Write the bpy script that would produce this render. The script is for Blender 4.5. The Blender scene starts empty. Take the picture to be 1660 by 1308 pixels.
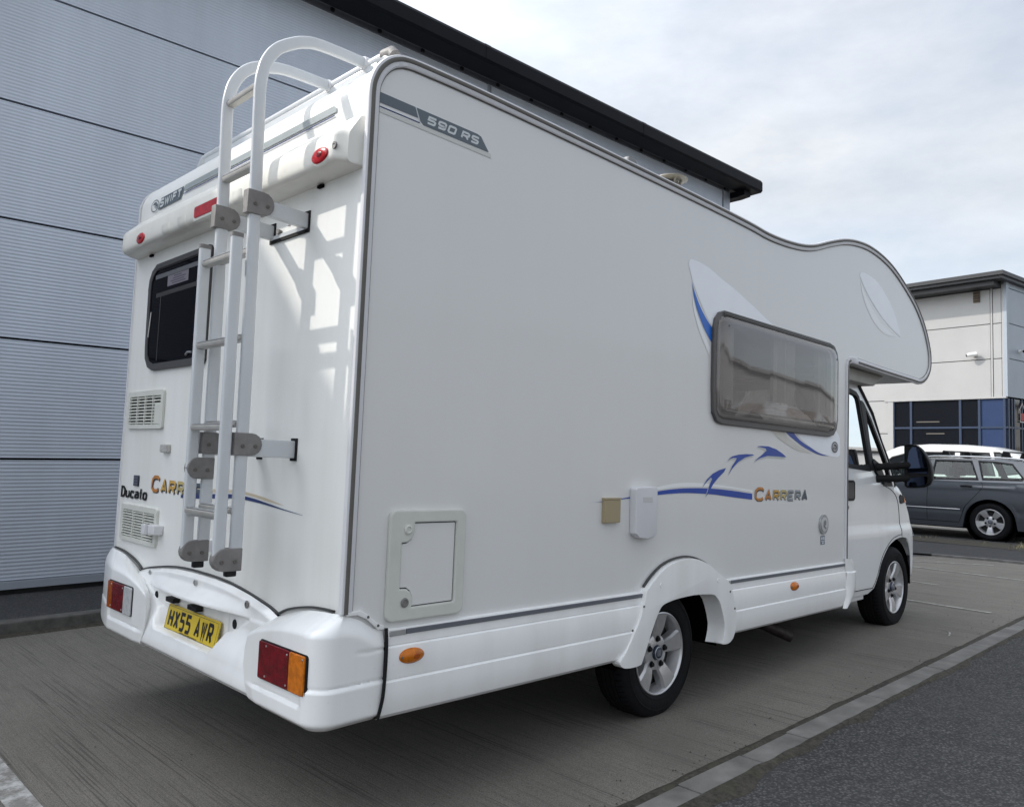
import bpy, bmesh, math, random
from math import sin, cos, pi, radians, sqrt, atan2, exp
from mathutils import Vector, Matrix, noise
from mathutils.geometry import tessellate_polygon

random.seed(7)
SC = bpy.context.scene
COL = SC.collection

# ------------------------------------------------------------------ camera
cd = bpy.data.cameras.new("camera")
cd.sensor_fit = 'HORIZONTAL'; cd.sensor_width = 36.0; cd.lens = 27.835
cd.clip_start = 0.05; cd.clip_end = 2000
cam = bpy.data.objects.new("camera", cd); COL.objects.link(cam)
Rr, Ru, Rbk = Vector((0.70740, -0.70645, 0.02215)), Vector((-0.05690, -0.02548, 0.99806)), Vector((-0.70451, -0.70729, -0.05822))
Rbk.normalize(); Rr = (Rr - Rbk * Rr.dot(Rbk)).normalized(); Ru = Rbk.cross(Rr)
M = Matrix(((Rr.x, Ru.x, Rbk.x, -1.55), (Rr.y, Ru.y, Rbk.y, -2.333), (Rr.z, Ru.z, Rbk.z, 1.355), (0, 0, 0, 1)))
cam.matrix_world = M
SC.camera = cam

# ------------------------------------------------------------------ light and sky
SUN = Vector((-0.452, 0.632, 0.640)).normalized()          # direction towards the sun
el = math.asin(SUN.z)
world = bpy.data.worlds.new("World"); SC.world = world; world.use_nodes = True
wt = world.node_tree; wt.nodes.clear()
def WN(t, **k):
    n = wt.nodes.new(t)
    for a, b in k.items(): setattr(n, a, b)
    return n
wout = WN('ShaderNodeOutputWorld'); wbg = WN('ShaderNodeBackground'); wbg.inputs['Strength'].default_value = 0.1
sky = WN('ShaderNodeTexSky', sky_type='NISHITA'); sky.sun_disc = False
sky.sun_elevation = el; sky.sun_rotation = atan2(SUN.x, SUN.y)
sky.air_density = 1.0; sky.dust_density = 2.0; sky.ozone_density = 1.0
tc = WN('ShaderNodeTexCoord'); mp = WN('ShaderNodeMapping'); mp.inputs['Scale'].default_value = (1.3, 1.3, 3.2)
mp.inputs['Location'].default_value = (0.35, 0.2, 0.6)
nz = WN('ShaderNodeTexNoise'); nz.inputs['Scale'].default_value = 1.5; nz.inputs['Detail'].default_value = 7; nz.inputs['Roughness'].default_value = 0.52
nz2 = WN('ShaderNodeTexNoise'); nz2.inputs['Scale'].default_value = 4.0; nz2.inputs['Detail'].default_value = 8; nz2.inputs['Roughness'].default_value = 0.6
rp = WN('ShaderNodeValToRGB'); rp.color_ramp.elements[0].position = 0.30; rp.color_ramp.elements[0].color = (0.55, 0.55, 0.55, 1)
rp.color_ramp.elements[1].position = 0.66; rp.color_ramp.elements[1].color = (0.97, 0.97, 0.97, 1)
rc = WN('ShaderNodeValToRGB'); rc.color_ramp.elements[0].position = 0.28; rc.color_ramp.elements[0].color = (2.98, 3.17, 3.44, 1)
rc.color_ramp.elements[1].position = 0.72; rc.color_ramp.elements[1].color = (4.15, 4.26, 4.40, 1)
mx = WN('ShaderNodeMixRGB')
wt.links.new(tc.outputs['Generated'], mp.inputs['Vector']); wt.links.new(mp.outputs[0], nz.inputs['Vector']); wt.links.new(mp.outputs[0], nz2.inputs['Vector'])
wt.links.new(nz.outputs['Fac'], rp.inputs[0]); wt.links.new(nz2.outputs['Fac'], rc.inputs[0])
wt.links.new(rp.outputs[0], mx.inputs[0]); wt.links.new(sky.outputs[0], mx.inputs[1])
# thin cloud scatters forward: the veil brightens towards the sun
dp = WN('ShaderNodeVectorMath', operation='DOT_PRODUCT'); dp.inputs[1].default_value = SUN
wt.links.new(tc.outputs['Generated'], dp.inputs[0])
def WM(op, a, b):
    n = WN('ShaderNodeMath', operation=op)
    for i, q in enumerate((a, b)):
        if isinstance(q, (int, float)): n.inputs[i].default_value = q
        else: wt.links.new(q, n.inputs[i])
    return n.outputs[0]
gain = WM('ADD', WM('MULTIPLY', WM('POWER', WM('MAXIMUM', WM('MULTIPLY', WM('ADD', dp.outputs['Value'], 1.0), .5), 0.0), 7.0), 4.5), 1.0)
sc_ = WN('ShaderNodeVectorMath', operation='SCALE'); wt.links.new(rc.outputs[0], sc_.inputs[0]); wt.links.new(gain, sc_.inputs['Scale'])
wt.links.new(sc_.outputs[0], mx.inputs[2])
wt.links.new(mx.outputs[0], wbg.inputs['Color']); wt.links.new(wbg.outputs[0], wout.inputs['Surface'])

sl = bpy.data.lights.new("sun", 'SUN'); sl.energy = 1.6; sl.angle = radians(0.8); sl.color = (1.0, 0.95, 0.87)
so = bpy.data.objects.new("sun", sl); COL.objects.link(so); so.location = (-20, 28, 30)
so.rotation_euler = (-SUN).to_track_quat('-Z', 'Y').to_euler()

SC.view_settings.view_transform = 'Standard'; SC.view_settings.look = 'None'
SC.view_settings.exposure = 1.17; SC.view_settings.gamma = 1.0
SC.view_settings.use_curve_mapping = False

# ------------------------------------------------------------------ materials
MATS = {}
def mat(name, col=(.5, .5, .5), rough=.5, metal=0., spec=.5, coat=0., var=0.0, vscale=3.0, stretch=(1, 1, 1), bump=0., bscale=40., bstretch=None,
        col2=None, rvar=0., trans=0.):
    if name in MATS: return MATS[name]
    m = bpy.data.materials.new(name); m.use_nodes = True; nt = m.node_tree
    b = nt.nodes['Principled BSDF']
    b.inputs['Roughness'].default_value = rough; b.inputs['Metallic'].default_value = metal
    b.inputs['Specular IOR Level'].default_value = spec
    b.inputs['Coat Weight'].default_value = coat; b.inputs['Coat Roughness'].default_value = .08
    b.inputs['Transmission Weight'].default_value = trans
    L = nt.links.new
    t = nt.nodes.new('ShaderNodeTexCoord')
    if var > 0 or col2:
        mpn = nt.nodes.new('ShaderNodeMapping'); mpn.inputs['Scale'].default_value = stretch
        L(t.outputs['Object'], mpn.inputs[0])
        n = nt.nodes.new('ShaderNodeTexNoise'); n.inputs['Scale'].default_value = vscale; n.inputs['Detail'].default_value = 6; n.inputs['Roughness'].default_value = .6
        L(mpn.outputs[0], n.inputs['Vector'])
        r = nt.nodes.new('ShaderNodeValToRGB')
        a = [c * (1 - var) for c in col]; z = list(col2) if col2 else [min(1, c * (1 + var)) for c in col]
        r.color_ramp.elements[0].position = .32; r.color_ramp.elements[0].color = (*a, 1)
        r.color_ramp.elements[1].position = .68; r.color_ramp.elements[1].color = (*z, 1)
        L(n.outputs['Fac'], r.inputs[0]); L(r.outputs[0], b.inputs['Base Color'])
        if rvar:
            mr = nt.nodes.new('ShaderNodeMapRange'); mr.inputs['To Min'].default_value = rough - rvar; mr.inputs['To Max'].default_value = rough + rvar
            L(n.outputs['Fac'], mr.inputs['Value']); L(mr.outputs[0], b.inputs['Roughness'])
    else:
        b.inputs['Base Color'].default_value = (*col, 1)
    if bump > 0:
        n2 = nt.nodes.new('ShaderNodeTexNoise'); n2.inputs['Scale'].default_value = bscale; n2.inputs['Detail'].default_value = 5
        mp2 = nt.nodes.new('ShaderNodeMapping'); mp2.inputs['Scale'].default_value = bstretch or (1, 1, 1)
        L(t.outputs['Object'], mp2.inputs[0]); L(mp2.outputs[0], n2.inputs['Vector'])
        bp = nt.nodes.new('ShaderNodeBump'); bp.inputs['Strength'].default_value = bump; bp.inputs['Distance'].default_value = .01
        L(n2.outputs['Fac'], bp.inputs['Height']); L(bp.outputs[0], b.inputs['Normal'])
    MATS[name] = m
    return m

def glass(name, tint=(.5, .5, .5), refl=1.0, rough=.02, base=None, ior=1.5):
    """thin pane: tinted see-through plus a fresnel reflection"""
    if name in MATS: return MATS[name]
    m = bpy.data.materials.new(name); m.use_nodes = True; nt = m.node_tree; nt.nodes.clear(); L = nt.links.new
    o = nt.nodes.new('ShaderNodeOutputMaterial'); mxs = nt.nodes.new('ShaderNodeMixShader')
    fr = nt.nodes.new('ShaderNodeFresnel'); fr.inputs['IOR'].default_value = ior
    ml = nt.nodes.new('ShaderNodeMath'); ml.operation = 'MULTIPLY'; ml.inputs[1].default_value = refl; ml.use_clamp = True
    tr = nt.nodes.new('ShaderNodeBsdfTransparent'); tr.inputs[0].default_value = (*tint, 1)
    gl = nt.nodes.new('ShaderNodeBsdfGlossy'); gl.inputs['Roughness'].default_value = rough; gl.inputs[0].default_value = (1, 1, 1, 1)
    L(fr.outputs[0], ml.inputs[0]); L(ml.outputs[0], mxs.inputs[0])
    first = tr.outputs[0]
    if base:
        df = nt.nodes.new('ShaderNodeBsdfDiffuse'); df.inputs[0].default_value = (*base[0], 1)
        m2 = nt.nodes.new('ShaderNodeMixShader'); m2.inputs[0].default_value = base[1]
        L(tr.outputs[0], m2.inputs[1]); L(df.outputs[0], m2.inputs[2]); first = m2.outputs[0]
    L(first, mxs.inputs[1]); L(gl.outputs[0], mxs.inputs[2]); L(mxs.outputs[0], o.inputs[0])
    MATS[name] = m
    return m

def streaked(name, col, dirt, amount, rough=.35, coat=.3):
    """white gelcoat with faint vertical rain streaks and grime"""
    m = bpy.data.materials.new(name); m.use_nodes = True; nt = m.node_tree; L = nt.links.new
    b = nt.nodes['Principled BSDF']; b.inputs['Roughness'].default_value = rough; b.inputs['Coat Weight'].default_value = coat; b.inputs['Coat Roughness'].default_value = .1
    t = nt.nodes.new('ShaderNodeTexCoord')
    def nn(sc, st, d=5):
        a = nt.nodes.new('ShaderNodeMapping'); a.inputs['Scale'].default_value = st; L(t.outputs['Object'], a.inputs[0])
        n = nt.nodes.new('ShaderNodeTexNoise'); n.inputs['Scale'].default_value = sc; n.inputs['Detail'].default_value = d; L(a.outputs[0], n.inputs['Vector']); return n
    n1 = nn(9, (1, 1, .07)); n2 = nn(1.6, (1, 1, .6)); n3 = nn(90, (1, 1, .8), 2)
    mu = nt.nodes.new('ShaderNodeMath'); mu.operation = 'MULTIPLY'; L(n1.outputs['Fac'], mu.inputs[0]); L(n2.outputs['Fac'], mu.inputs[1])
    r = nt.nodes.new('ShaderNodeMapRange'); r.inputs['From Min'].default_value = .2; r.inputs['From Max'].default_value = .42; r.inputs['To Max'].default_value = amount
    L(mu.outputs[0], r.inputs['Value'])
    r3 = nt.nodes.new('ShaderNodeMapRange'); r3.inputs['From Min'].default_value = .70; r3.inputs['From Max'].default_value = .76; r3.inputs['To Max'].default_value = amount * .8
    L(n3.outputs['Fac'], r3.inputs['Value'])
    ad = nt.nodes.new('ShaderNodeMath'); ad.operation = 'ADD'; ad.use_clamp = True; L(r.outputs[0], ad.inputs[0]); L(r3.outputs[0], ad.inputs[1])
    mxn = nt.nodes.new('ShaderNodeMixRGB'); mxn.inputs[1].default_value = (*col, 1); mxn.inputs[2].default_value = (*dirt, 1)
    L(ad.outputs[0], mxn.inputs[0]); L(mxn.outputs[0], b.inputs['Base Color'])
    n4 = nn(2.2, (1, 1, 1), 2); bp = nt.nodes.new('ShaderNodeBump'); bp.inputs['Strength'].default_value = .10; bp.inputs['Distance'].default_value = .02
    L(n4.outputs['Fac'], bp.inputs['Height']); L(bp.outputs[0], b.inputs['Normal'])
    MATS[name] = m
    return m

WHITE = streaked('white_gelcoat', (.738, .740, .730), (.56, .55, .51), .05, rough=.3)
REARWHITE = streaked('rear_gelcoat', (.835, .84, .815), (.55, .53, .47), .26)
BUMPERW = streaked('bumper_white', (.90, .905, .90), (.45, .43, .39), .17, rough=.28, coat=.5)
CABW = streaked('cab_paint', (.84, .85, .855), (.5, .5, .48), .12, rough=.25, coat=.8)
CREAM = streaked('aged_moulding', (.80, .785, .73), (.55, .52, .42), .3)
IVORY = mat('ivory_plastic', (.62, .63, .58), .45, var=.05, vscale=8)
ALU = mat('brushed_aluminium', (.62, .63, .64), .35, metal=.85, var=.08, vscale=12)
TRIMW = mat('trim_white', (.66, .66, .68), .4, var=.05)
TRIMD = mat('trim_rubber_insert', (.12, .112, .10), .6, var=.15, vscale=6)
RUBBER = mat('black_rubber', (.010, .010, .0105), .75, spec=.25, var=.2)
BLACKP = mat('black_plastic', (.006, .006, .0075), .5, spec=.3, var=.2)
LADW = mat('ladder_paint', (.58, .60, .62), .3, coat=.3, var=.03, vscale=5)
GREYC = mat('grey_cast_clamp', (.20, .19, .185), .6, var=.18, vscale=14, bump=.15, bscale=60)
DECG = mat('decal_slate_grey', (.10, .125, .15), .4, var=.05)
DECR = mat('decal_faded_grey', (.32, .36, .37), .4, var=.06)
DECB = mat('decal_blue', (.006, .055, .36), .35, var=.12, vscale=6)
DECN = mat('decal_navy', (.012, .03, .14), .35, var=.05)
DECK = mat('decal_dark', (.02, .02, .04), .4)
DECP = mat('decal_pale', (.91, .935, .98), .35, var=.03)
DECW = mat('decal_whitish', (.90, .905, .91), .35)
DECT = mat('decal_tan', (.58, .50, .36), .4, var=.08)
DECS = mat('decal_sand', (.62, .60, .55), .4, var=.08)
LETW = mat('lettering_light', (.62, .65, .66), .4)
LETD = mat('lettering_dark', (.03, .035, .05), .4)
C_OR = mat('print_orange', (.50, .20, .035), .4, var=.2, vscale=20)
C_GO = mat('print_gold', (.55, .33, .07), .4, var=.2, vscale=20)
C_YE = mat('print_straw', (.50, .40, .17), .4, var=.15, vscale=20)
C_GR = mat('print_grey', (.28, .31, .33), .4, var=.15, vscale=20)
C_DG = mat('print_slate', (.07, .09, .12), .4, var=.15, vscale=20)
TYRE = mat('tyre_rubber', (.0065, .0065, .0080), .8, spec=.22, var=.25, vscale=10, bump=.25, bscale=55)
ALLOY = mat('alloy_silver', (.60, .60, .61), .34, metal=.75, var=.08, vscale=16)
ALLOYD = mat('alloy_grey', (.16, .16, .165), .45, metal=.6)
DARK = mat('dark_void', (.003, .003, .0032), .9, spec=.05)
UNDER = mat('underbody', (.010, .010, .0105), .9, spec=.1, var=.3)
RED = mat('red_lens', (.135, .003, .008), .22, spec=.25, coat=.12, var=.35, vscale=26, bump=.25, bscale=160, bstretch=(1, 1, .25))
REDB = mat('red_lens_bright', (.40, .008, .014), .2, spec=.3, coat=.2, var=.35, vscale=60)
AMBER = mat('amber_lens', (.55, .15, .006), .2, spec=.3, coat=.2, var=.28, vscale=34, bump=.25, bscale=160, bstretch=(1, 1, .25))
CLEARL = mat('clear_lens', (.55, .56, .57), .15, coat=.6, var=.2, vscale=40)
YEL = mat('plate_yellow', (.62, .45, .025), .4, coat=.1, var=.04)
DGLASS = mat('dark_glass', (.0025, .0025, .005), .05, coat=.0, spec=.015)
WFRAME = mat('window_frame_grey', (.045, .043, .042), .45, var=.1)
STEEL = mat('bare_steel', (.5, .5, .5), .3, metal=.9)

# ------------------------------------------------------------------ mesh builder
class MB:
    def __init__(s): s.v = []; s.f = []
    def add(s, vs, fs):
        o = len(s.v); s.v += [tuple(v) for v in vs]; s.f += [tuple(i + o for i in f) for f in fs]; return s
    def box(s, x0, x1, y0, y1, z0, z1):
        return s.add([(x0, y0, z0), (x1, y0, z0), (x1, y1, z0), (x0, y1, z0), (x0, y0, z1), (x1, y0, z1), (x1, y1, z1), (x0, y1, z1)],
                     [(0, 3, 2, 1), (4, 5, 6, 7), (0, 1, 5, 4), (1, 2, 6, 5), (2, 3, 7, 6), (3, 0, 4, 7)])
    def flat(s, poly, fn, holes=()):
        loops = [poly] + list(holes)
        tri = tessellate_polygon([[Vector((p[0], p[1], 0)) for p in l] for l in loops])
        pts = [p for l in loops for p in l]
        return s.add([fn(p[0], p[1]) for p in pts], tri)
    def prism(s, poly, fa, fb, holes=()):
        """fa, fb map (u, v) to 3d for the two caps"""
        loops = [poly] + list(holes)
        tri = tessellate_polygon([[Vector((p[0], p[1], 0)) for p in l] for l in loops])
        pts = [p for l in loops for p in l]; n = len(pts)
        vs = [fa(*p[:2]) for p in pts] + [fb(*p[:2]) for p in pts]
        fs = [tuple(t) for t in tri] + [tuple(i + n for i in reversed(t)) for t in tri]
        o = 0
        for l in loops:
            k = len(l)
            for i in range(k): a, b = o + i, o + (i + 1) % k; fs.append((a, a + n, b + n, b))
            o += k
        return s.add(vs, fs)
    def grid(s, rows, closeu=False, closev=False):
        n = len(rows); m = len(rows[0]); vs = [p for r in rows for p in r]; fs = []
        for i in range(n if closeu else n - 1):
            for j in range(m if closev else m - 1):
                a, b = i, (i + 1) % n; c, d = j, (j + 1) % m
                fs.append((a * m + c, b * m + c, b * m + d, a * m + d))
        return s.add(vs, fs)
    def tube(s, path, r, n=10, closed=False, caps=True, sec=None, up=None):
        P = [Vector(p) for p in path]; N = len(P); rows = []
        ref = Vector(up) if up else None
        if ref is None:
            d0 = (P[1] - P[0]).normalized(); ref = Vector((0, 0, 1)) if abs(d0.z) < .9 else Vector((1, 0, 0))
        for i in range(N):
            if closed: d = P[(i + 1) % N] - P[i - 1]
            else: d = P[min(i + 1, N - 1)] - P[max(i - 1, 0)]
            d.normalize(); a = ref - d * ref.dot(d); a.normalize(); b = d.cross(a)
            if not up: ref = a
            rr = r[i] if isinstance(r, (list, tuple)) else r
            ring = []
            if sec:
                for (su, sv) in sec: ring.append(P[i] + a * su + b * sv)
            else:
                for k in range(n):
                    t = 2 * pi * k / n; ring.append(P[i] + (a * cos(t) + b * sin(t)) * rr)
            rows.append(ring)
        m = len(rows[0]); o = len(s.v)
        s.grid(rows, closeu=closed, closev=True)
        if caps and not closed:
            s.f.append(tuple(o + k for k in reversed(range(m)))); s.f.append(tuple(o + (N - 1) * m + k for k in range(m)))
        return s
    def lathe(s, prof, fn, n=48):
        """prof of (radius, depth), fn(radius, angle, depth) -> 3d"""
        rows = [[fn(r, 2 * pi * k / n, d) for k in range(n)] for (r, d) in prof]
        return s.grid(rows, closev=True)
    def half(s, prof, fn, n=28):
        return s.grid([[fn(r, pi * k / n, d) for k in range(n + 1)] for (r, d) in prof])
    def mesh(s, name, m, smooth=35):
        me = bpy.data.meshes.new(name); me.from_pydata(s.v, [], s.f); me.materials.append(m)
        bm = bmesh.new(); bm.from_mesh(me); bmesh.ops.recalc_face_normals(bm, faces=bm.faces); bm.to_mesh(me); bm.free()
        if smooth:
            me.polygons.foreach_set('use_smooth', [True] * len(me.polygons)); me.set_sharp_from_angle(angle=radians(smooth))
        me.update()
        return me
    def build(s, name, m, parent=None, smooth=35, bevel=0, seg=2):
        me = s.mesh(name, m, smooth)
        if bevel:
            bm = bmesh.new(); bm.from_mesh(me); bmesh.ops.remove_doubles(bm, verts=bm.verts, dist=1e-5); bmesh.ops.dissolve_limit(bm, angle_limit=radians(.6), verts=bm.verts, edges=bm.edges)
            es = [e for e in bm.edges if len(e.link_faces) == 2 and e.calc_face_angle(0) > radians(30)]
            bmesh.ops.bevel(bm, geom=es, offset=bevel, segments=seg, profile=.6, affect='EDGES', clamp_overlap=True)
            bm.to_mesh(me); bm.free()
            me.polygons.foreach_set('use_smooth', [True] * len(me.polygons)); me.set_sharp_from_angle(angle=radians(14))
        o = link(name, me, parent)
        return o

def link(name, data, parent=None):
    o = bpy.data.objects.new(name, data); COL.objects.link(o)
    if parent: o.parent = parent
    return o
def tag(o, label=None, cat=None, group=None, kind=None):
    if label: o['label'] = label
    if cat: o['category'] = cat
    if group: o['group'] = group
    if kind: o['kind'] = kind
    return o
def empty(name, loc=(0, 0, 0), rot=(0, 0, 0), parent=None):
    o = link(name, None, parent); o.location = loc; o.rotation_euler = rot; o.empty_display_size = .2; return o
def copy_tree(o, parent=None):
    c = o.copy(); COL.objects.link(c); c.parent = parent
    for ch in list(o.children): copy_tree(ch, c)
    return c
def bez(p0, p1, p2, n=8):
    return [tuple((1 - t) ** 2 * a + 2 * t * (1 - t) * b + t * t * c for a, b, c in zip(p0, p1, p2)) for t in [i / n for i in range(n + 1)]]
def smooth_line(pts, n=6, closed=False):
    """catmull-rom through the points"""
    P = [Vector(p) for p in pts]; N = len(P); out = []
    for i in range(N if closed else N - 1):
        g = lambda k: P[k % N] if closed else P[max(0, min(N - 1, k))]
        a, b, c, d = g(i - 1), g(i), g(i + 1), g(i + 2)
        for k in range(n):
            t = k / n
            out.append(tuple(.5 * ((2 * b) + (c - a) * t + (2 * a - 5 * b + 4 * c - d) * t * t + (3 * b - a - 3 * c + d) * t ** 3)))
    if not closed: out.append(tuple(P[-1]))
    return out
def lerp_tab(tab, x):
    if x <= tab[0][0]: return tab[0][1]
    for (a, b), (c, d) in zip(tab, tab[1:]):
        if x <= c: return b + (d - b) * (x - a) / (c - a)
    return tab[-1][1]
def sst(a, b, x):
    t = max(0, min(1, (x - a) / (b - a))); return t * t * (3 - 2 * t)
def rrect(x0, x1, z0, z1, r, n=4):
    out = []
    for (cx, cz, a0) in ((x1 - r, z1 - r, 0), (x0 + r, z1 - r, 90), (x0 + r, z0 + r, 180), (x1 - r, z0 + r, 270)):
        for k in range(n + 1): a = radians(a0 + 90 * k / n); out.append((cx + r * cos(a), cz + r * sin(a)))
    return out
def ell(cx, cz, a, b, n=20): return [(cx + a * cos(2 * pi * k / n), cz + b * sin(2 * pi * k / n)) for k in range(n)]
def offset_poly(pts, d):
    """inset (d>0) a closed polygon"""
    n = len(pts); A = sum(pts[i][0] * pts[(i + 1) % n][1] - pts[(i + 1) % n][0] * pts[i][1] for i in range(n))
    s = 1 if A > 0 else -1; out = []
    for i in range(n):
        p, q, r = Vector(pts[i - 1]), Vector(pts[i]), Vector(pts[(i + 1) % n])
        a = (q - p).normalized(); b = (r - q).normalized()
        na = Vector((-a.y, a.x)) * s; nb = Vector((-b.y, b.x)) * s; m = na + nb
        if m.length < 1e-6: m = na
        m.normalize(); k = d / max(.4, m.dot(na)); out.append(tuple(q + m * k))
    return out

# stroke lettering ---------------------------------------------------------
GL = {
 '5': [[(1, 1), (0, 1), (0, .56), (.82, .56), (1, .44), (1, .12), (.86, 0), (0, 0)]],
 '9': [[(1, .44), (.14, .44), (0, .56), (0, .88), (.14, 1), (.86, 1), (1, .88), (1, .12), (.86, 0), (.05, 0)]],
 '0': [[(.5, 0), (.14, 0), (0, .12), (0, .88), (.14, 1), (.86, 1), (1, .88), (1, .12), (.86, 0), (.5, 0)]],
 'R': [[(0, 0), (0, 1), (.82, 1), (1, .88), (1, .6), (.82, .46), (.08, .46)], [(.5, .46), (1, 0)]],
 'S': [[(1, .9), (.86, 1), (.14, 1), (0, .9), (0, .64), (.14, .53), (.86, .47), (1, .38), (1, .12), (.86, 0), (.14, 0), (0, .1)]],
 'W': [[(0, 1), (.24, 0), (.5, .85), (.76, 0), (1, 1)]],
 'I': [[(.5, 0), (.5, 1)]],
 'F': [[(0, 0), (0, 1), (1, 1)], [(.05, .52), (.85, .52)]],
 'T': [[(.5, 0), (.5, .95)], [(0, 1), (1, 1)]],
 'H': [[(0, 0), (0, 1)], [(1, 0), (1, 1)], [(.05, .5), (.95, .5)]],
 'X': [[(0, 0), (1, 1)], [(0, 1), (1, 0)]],
 'A': [[(0, 0), (.5, 1), (1, 0)], [(.2, .3), (.8, .3)]],
 'E': [[(1, 1), (0, 1), (0, 0), (1, 0)], [(.05, .5), (.8, .5)]],
 'C': [[(1, .85), (.8, 1), (.3, 1), (.05, .8), (0, .5), (.05, .2), (.3, 0), (.8, 0), (1, .15)]],
 'D': [[(0, 0), (0, 1), (.6, 1), (1, .75), (1, .25), (.6, 0), (0, 0)]],
 'u': [[(0, .68), (0, .12), (.2, 0), (.7, 0), (1, .15)], [(1, .68), (1, 0)]],
 'c': [[(1, .52), (.75, .62), (.25, .62), (0, .45), (0, .15), (.25, 0), (.75, 0), (1, .1)]],
 'a': [[(.1, .6), (.75, .62), (1, .48), (1, 0)], [(.95, .36), (.25, .36), (0, .25), (0, .1), (.25, 0), (.95, .08)]],
 't': [[(.45, 1), (.45, .12), (.65, 0), (.95, 0)], [(.1, .62), (.9, .62)]],
 'o': [[(.5, 0), (.2, 0), (0, .15), (0, .47), (.2, .62), (.8, .62), (1, .47), (1, .15), (.8, 0), (.5, 0)]],
}
def ribbon(pts, w, taper=None):
    """flat ribbon as left/right point lists with mitred joints"""
    P = [Vector(p) for p in pts]; n = len(P); closed = (P[0] - P[-1]).length < 1e-6
    Lf, Rt = [], []
    for i in range(n):
        if i == 0 and not closed: d = (P[1] - P[0]).normalized(); m = Vector((-d.y, d.x)); k = 1
        elif i == n - 1 and not closed: d = (P[-1] - P[-2]).normalized(); m = Vector((-d.y, d.x)); k = 1
        else:
            a = (P[i] - P[i - 1 if i > 0 else n - 2]).normalized(); b = (P[(i + 1) if i < n - 1 else 1] - P[i]).normalized()
            na = Vector((-a.y, a.x)); nb = Vector((-b.y, b.x)); m = (na + nb)
            m = m.normalized() if m.length > 1e-3 else na
            k = 1 / max(.5, m.dot(na))
        Lf.append(P[i] + m * (w / 2 * k)); Rt.append(P[i] - m * (w / 2 * k))
    return Lf, Rt
def letter_mb(mb, ch, u0, v0, w, h, st, slant, fn, thick=.0):
    """fn(u, v, k) -> 3d, k = a tiny lift so that crossing strokes never share a plane"""
    for si, s in enumerate(GL[ch]):
        pts = []
        for (a, b) in s:
            u = u0 + st / 2 + a * (w - st); v = v0 + st / 2 + b * (h - st); pts.append((u + slant * (v - v0), v))
        Lf, Rt = ribbon(pts, st)
        k = si * .0004
        rows = [[fn(p.x, p.y, k) for p in Lf], [fn(p.x, p.y, k) for p in Rt]]
        if thick:
            r2 = [[fn(p.x, p.y, k - thick) for p in Lf], [fn(p.x, p.y, k - thick) for p in Rt]]
            mb.grid([r2[0], rows[0], rows[1], r2[1]])
        else: mb.grid(rows)
def text_mb(txt, u0, v0, w, h, st, gap, fn, slant=0, space=.6, thick=0, widths={}):
    mb = MB(); u = u0
    for ch in txt:
        if ch == ' ': u += w * space; continue
        cw = w * widths.get(ch, 1); letter_mb(mb, ch, u, v0, cw, h, st, slant, fn, thick); u += cw + gap
    return mb

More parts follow.
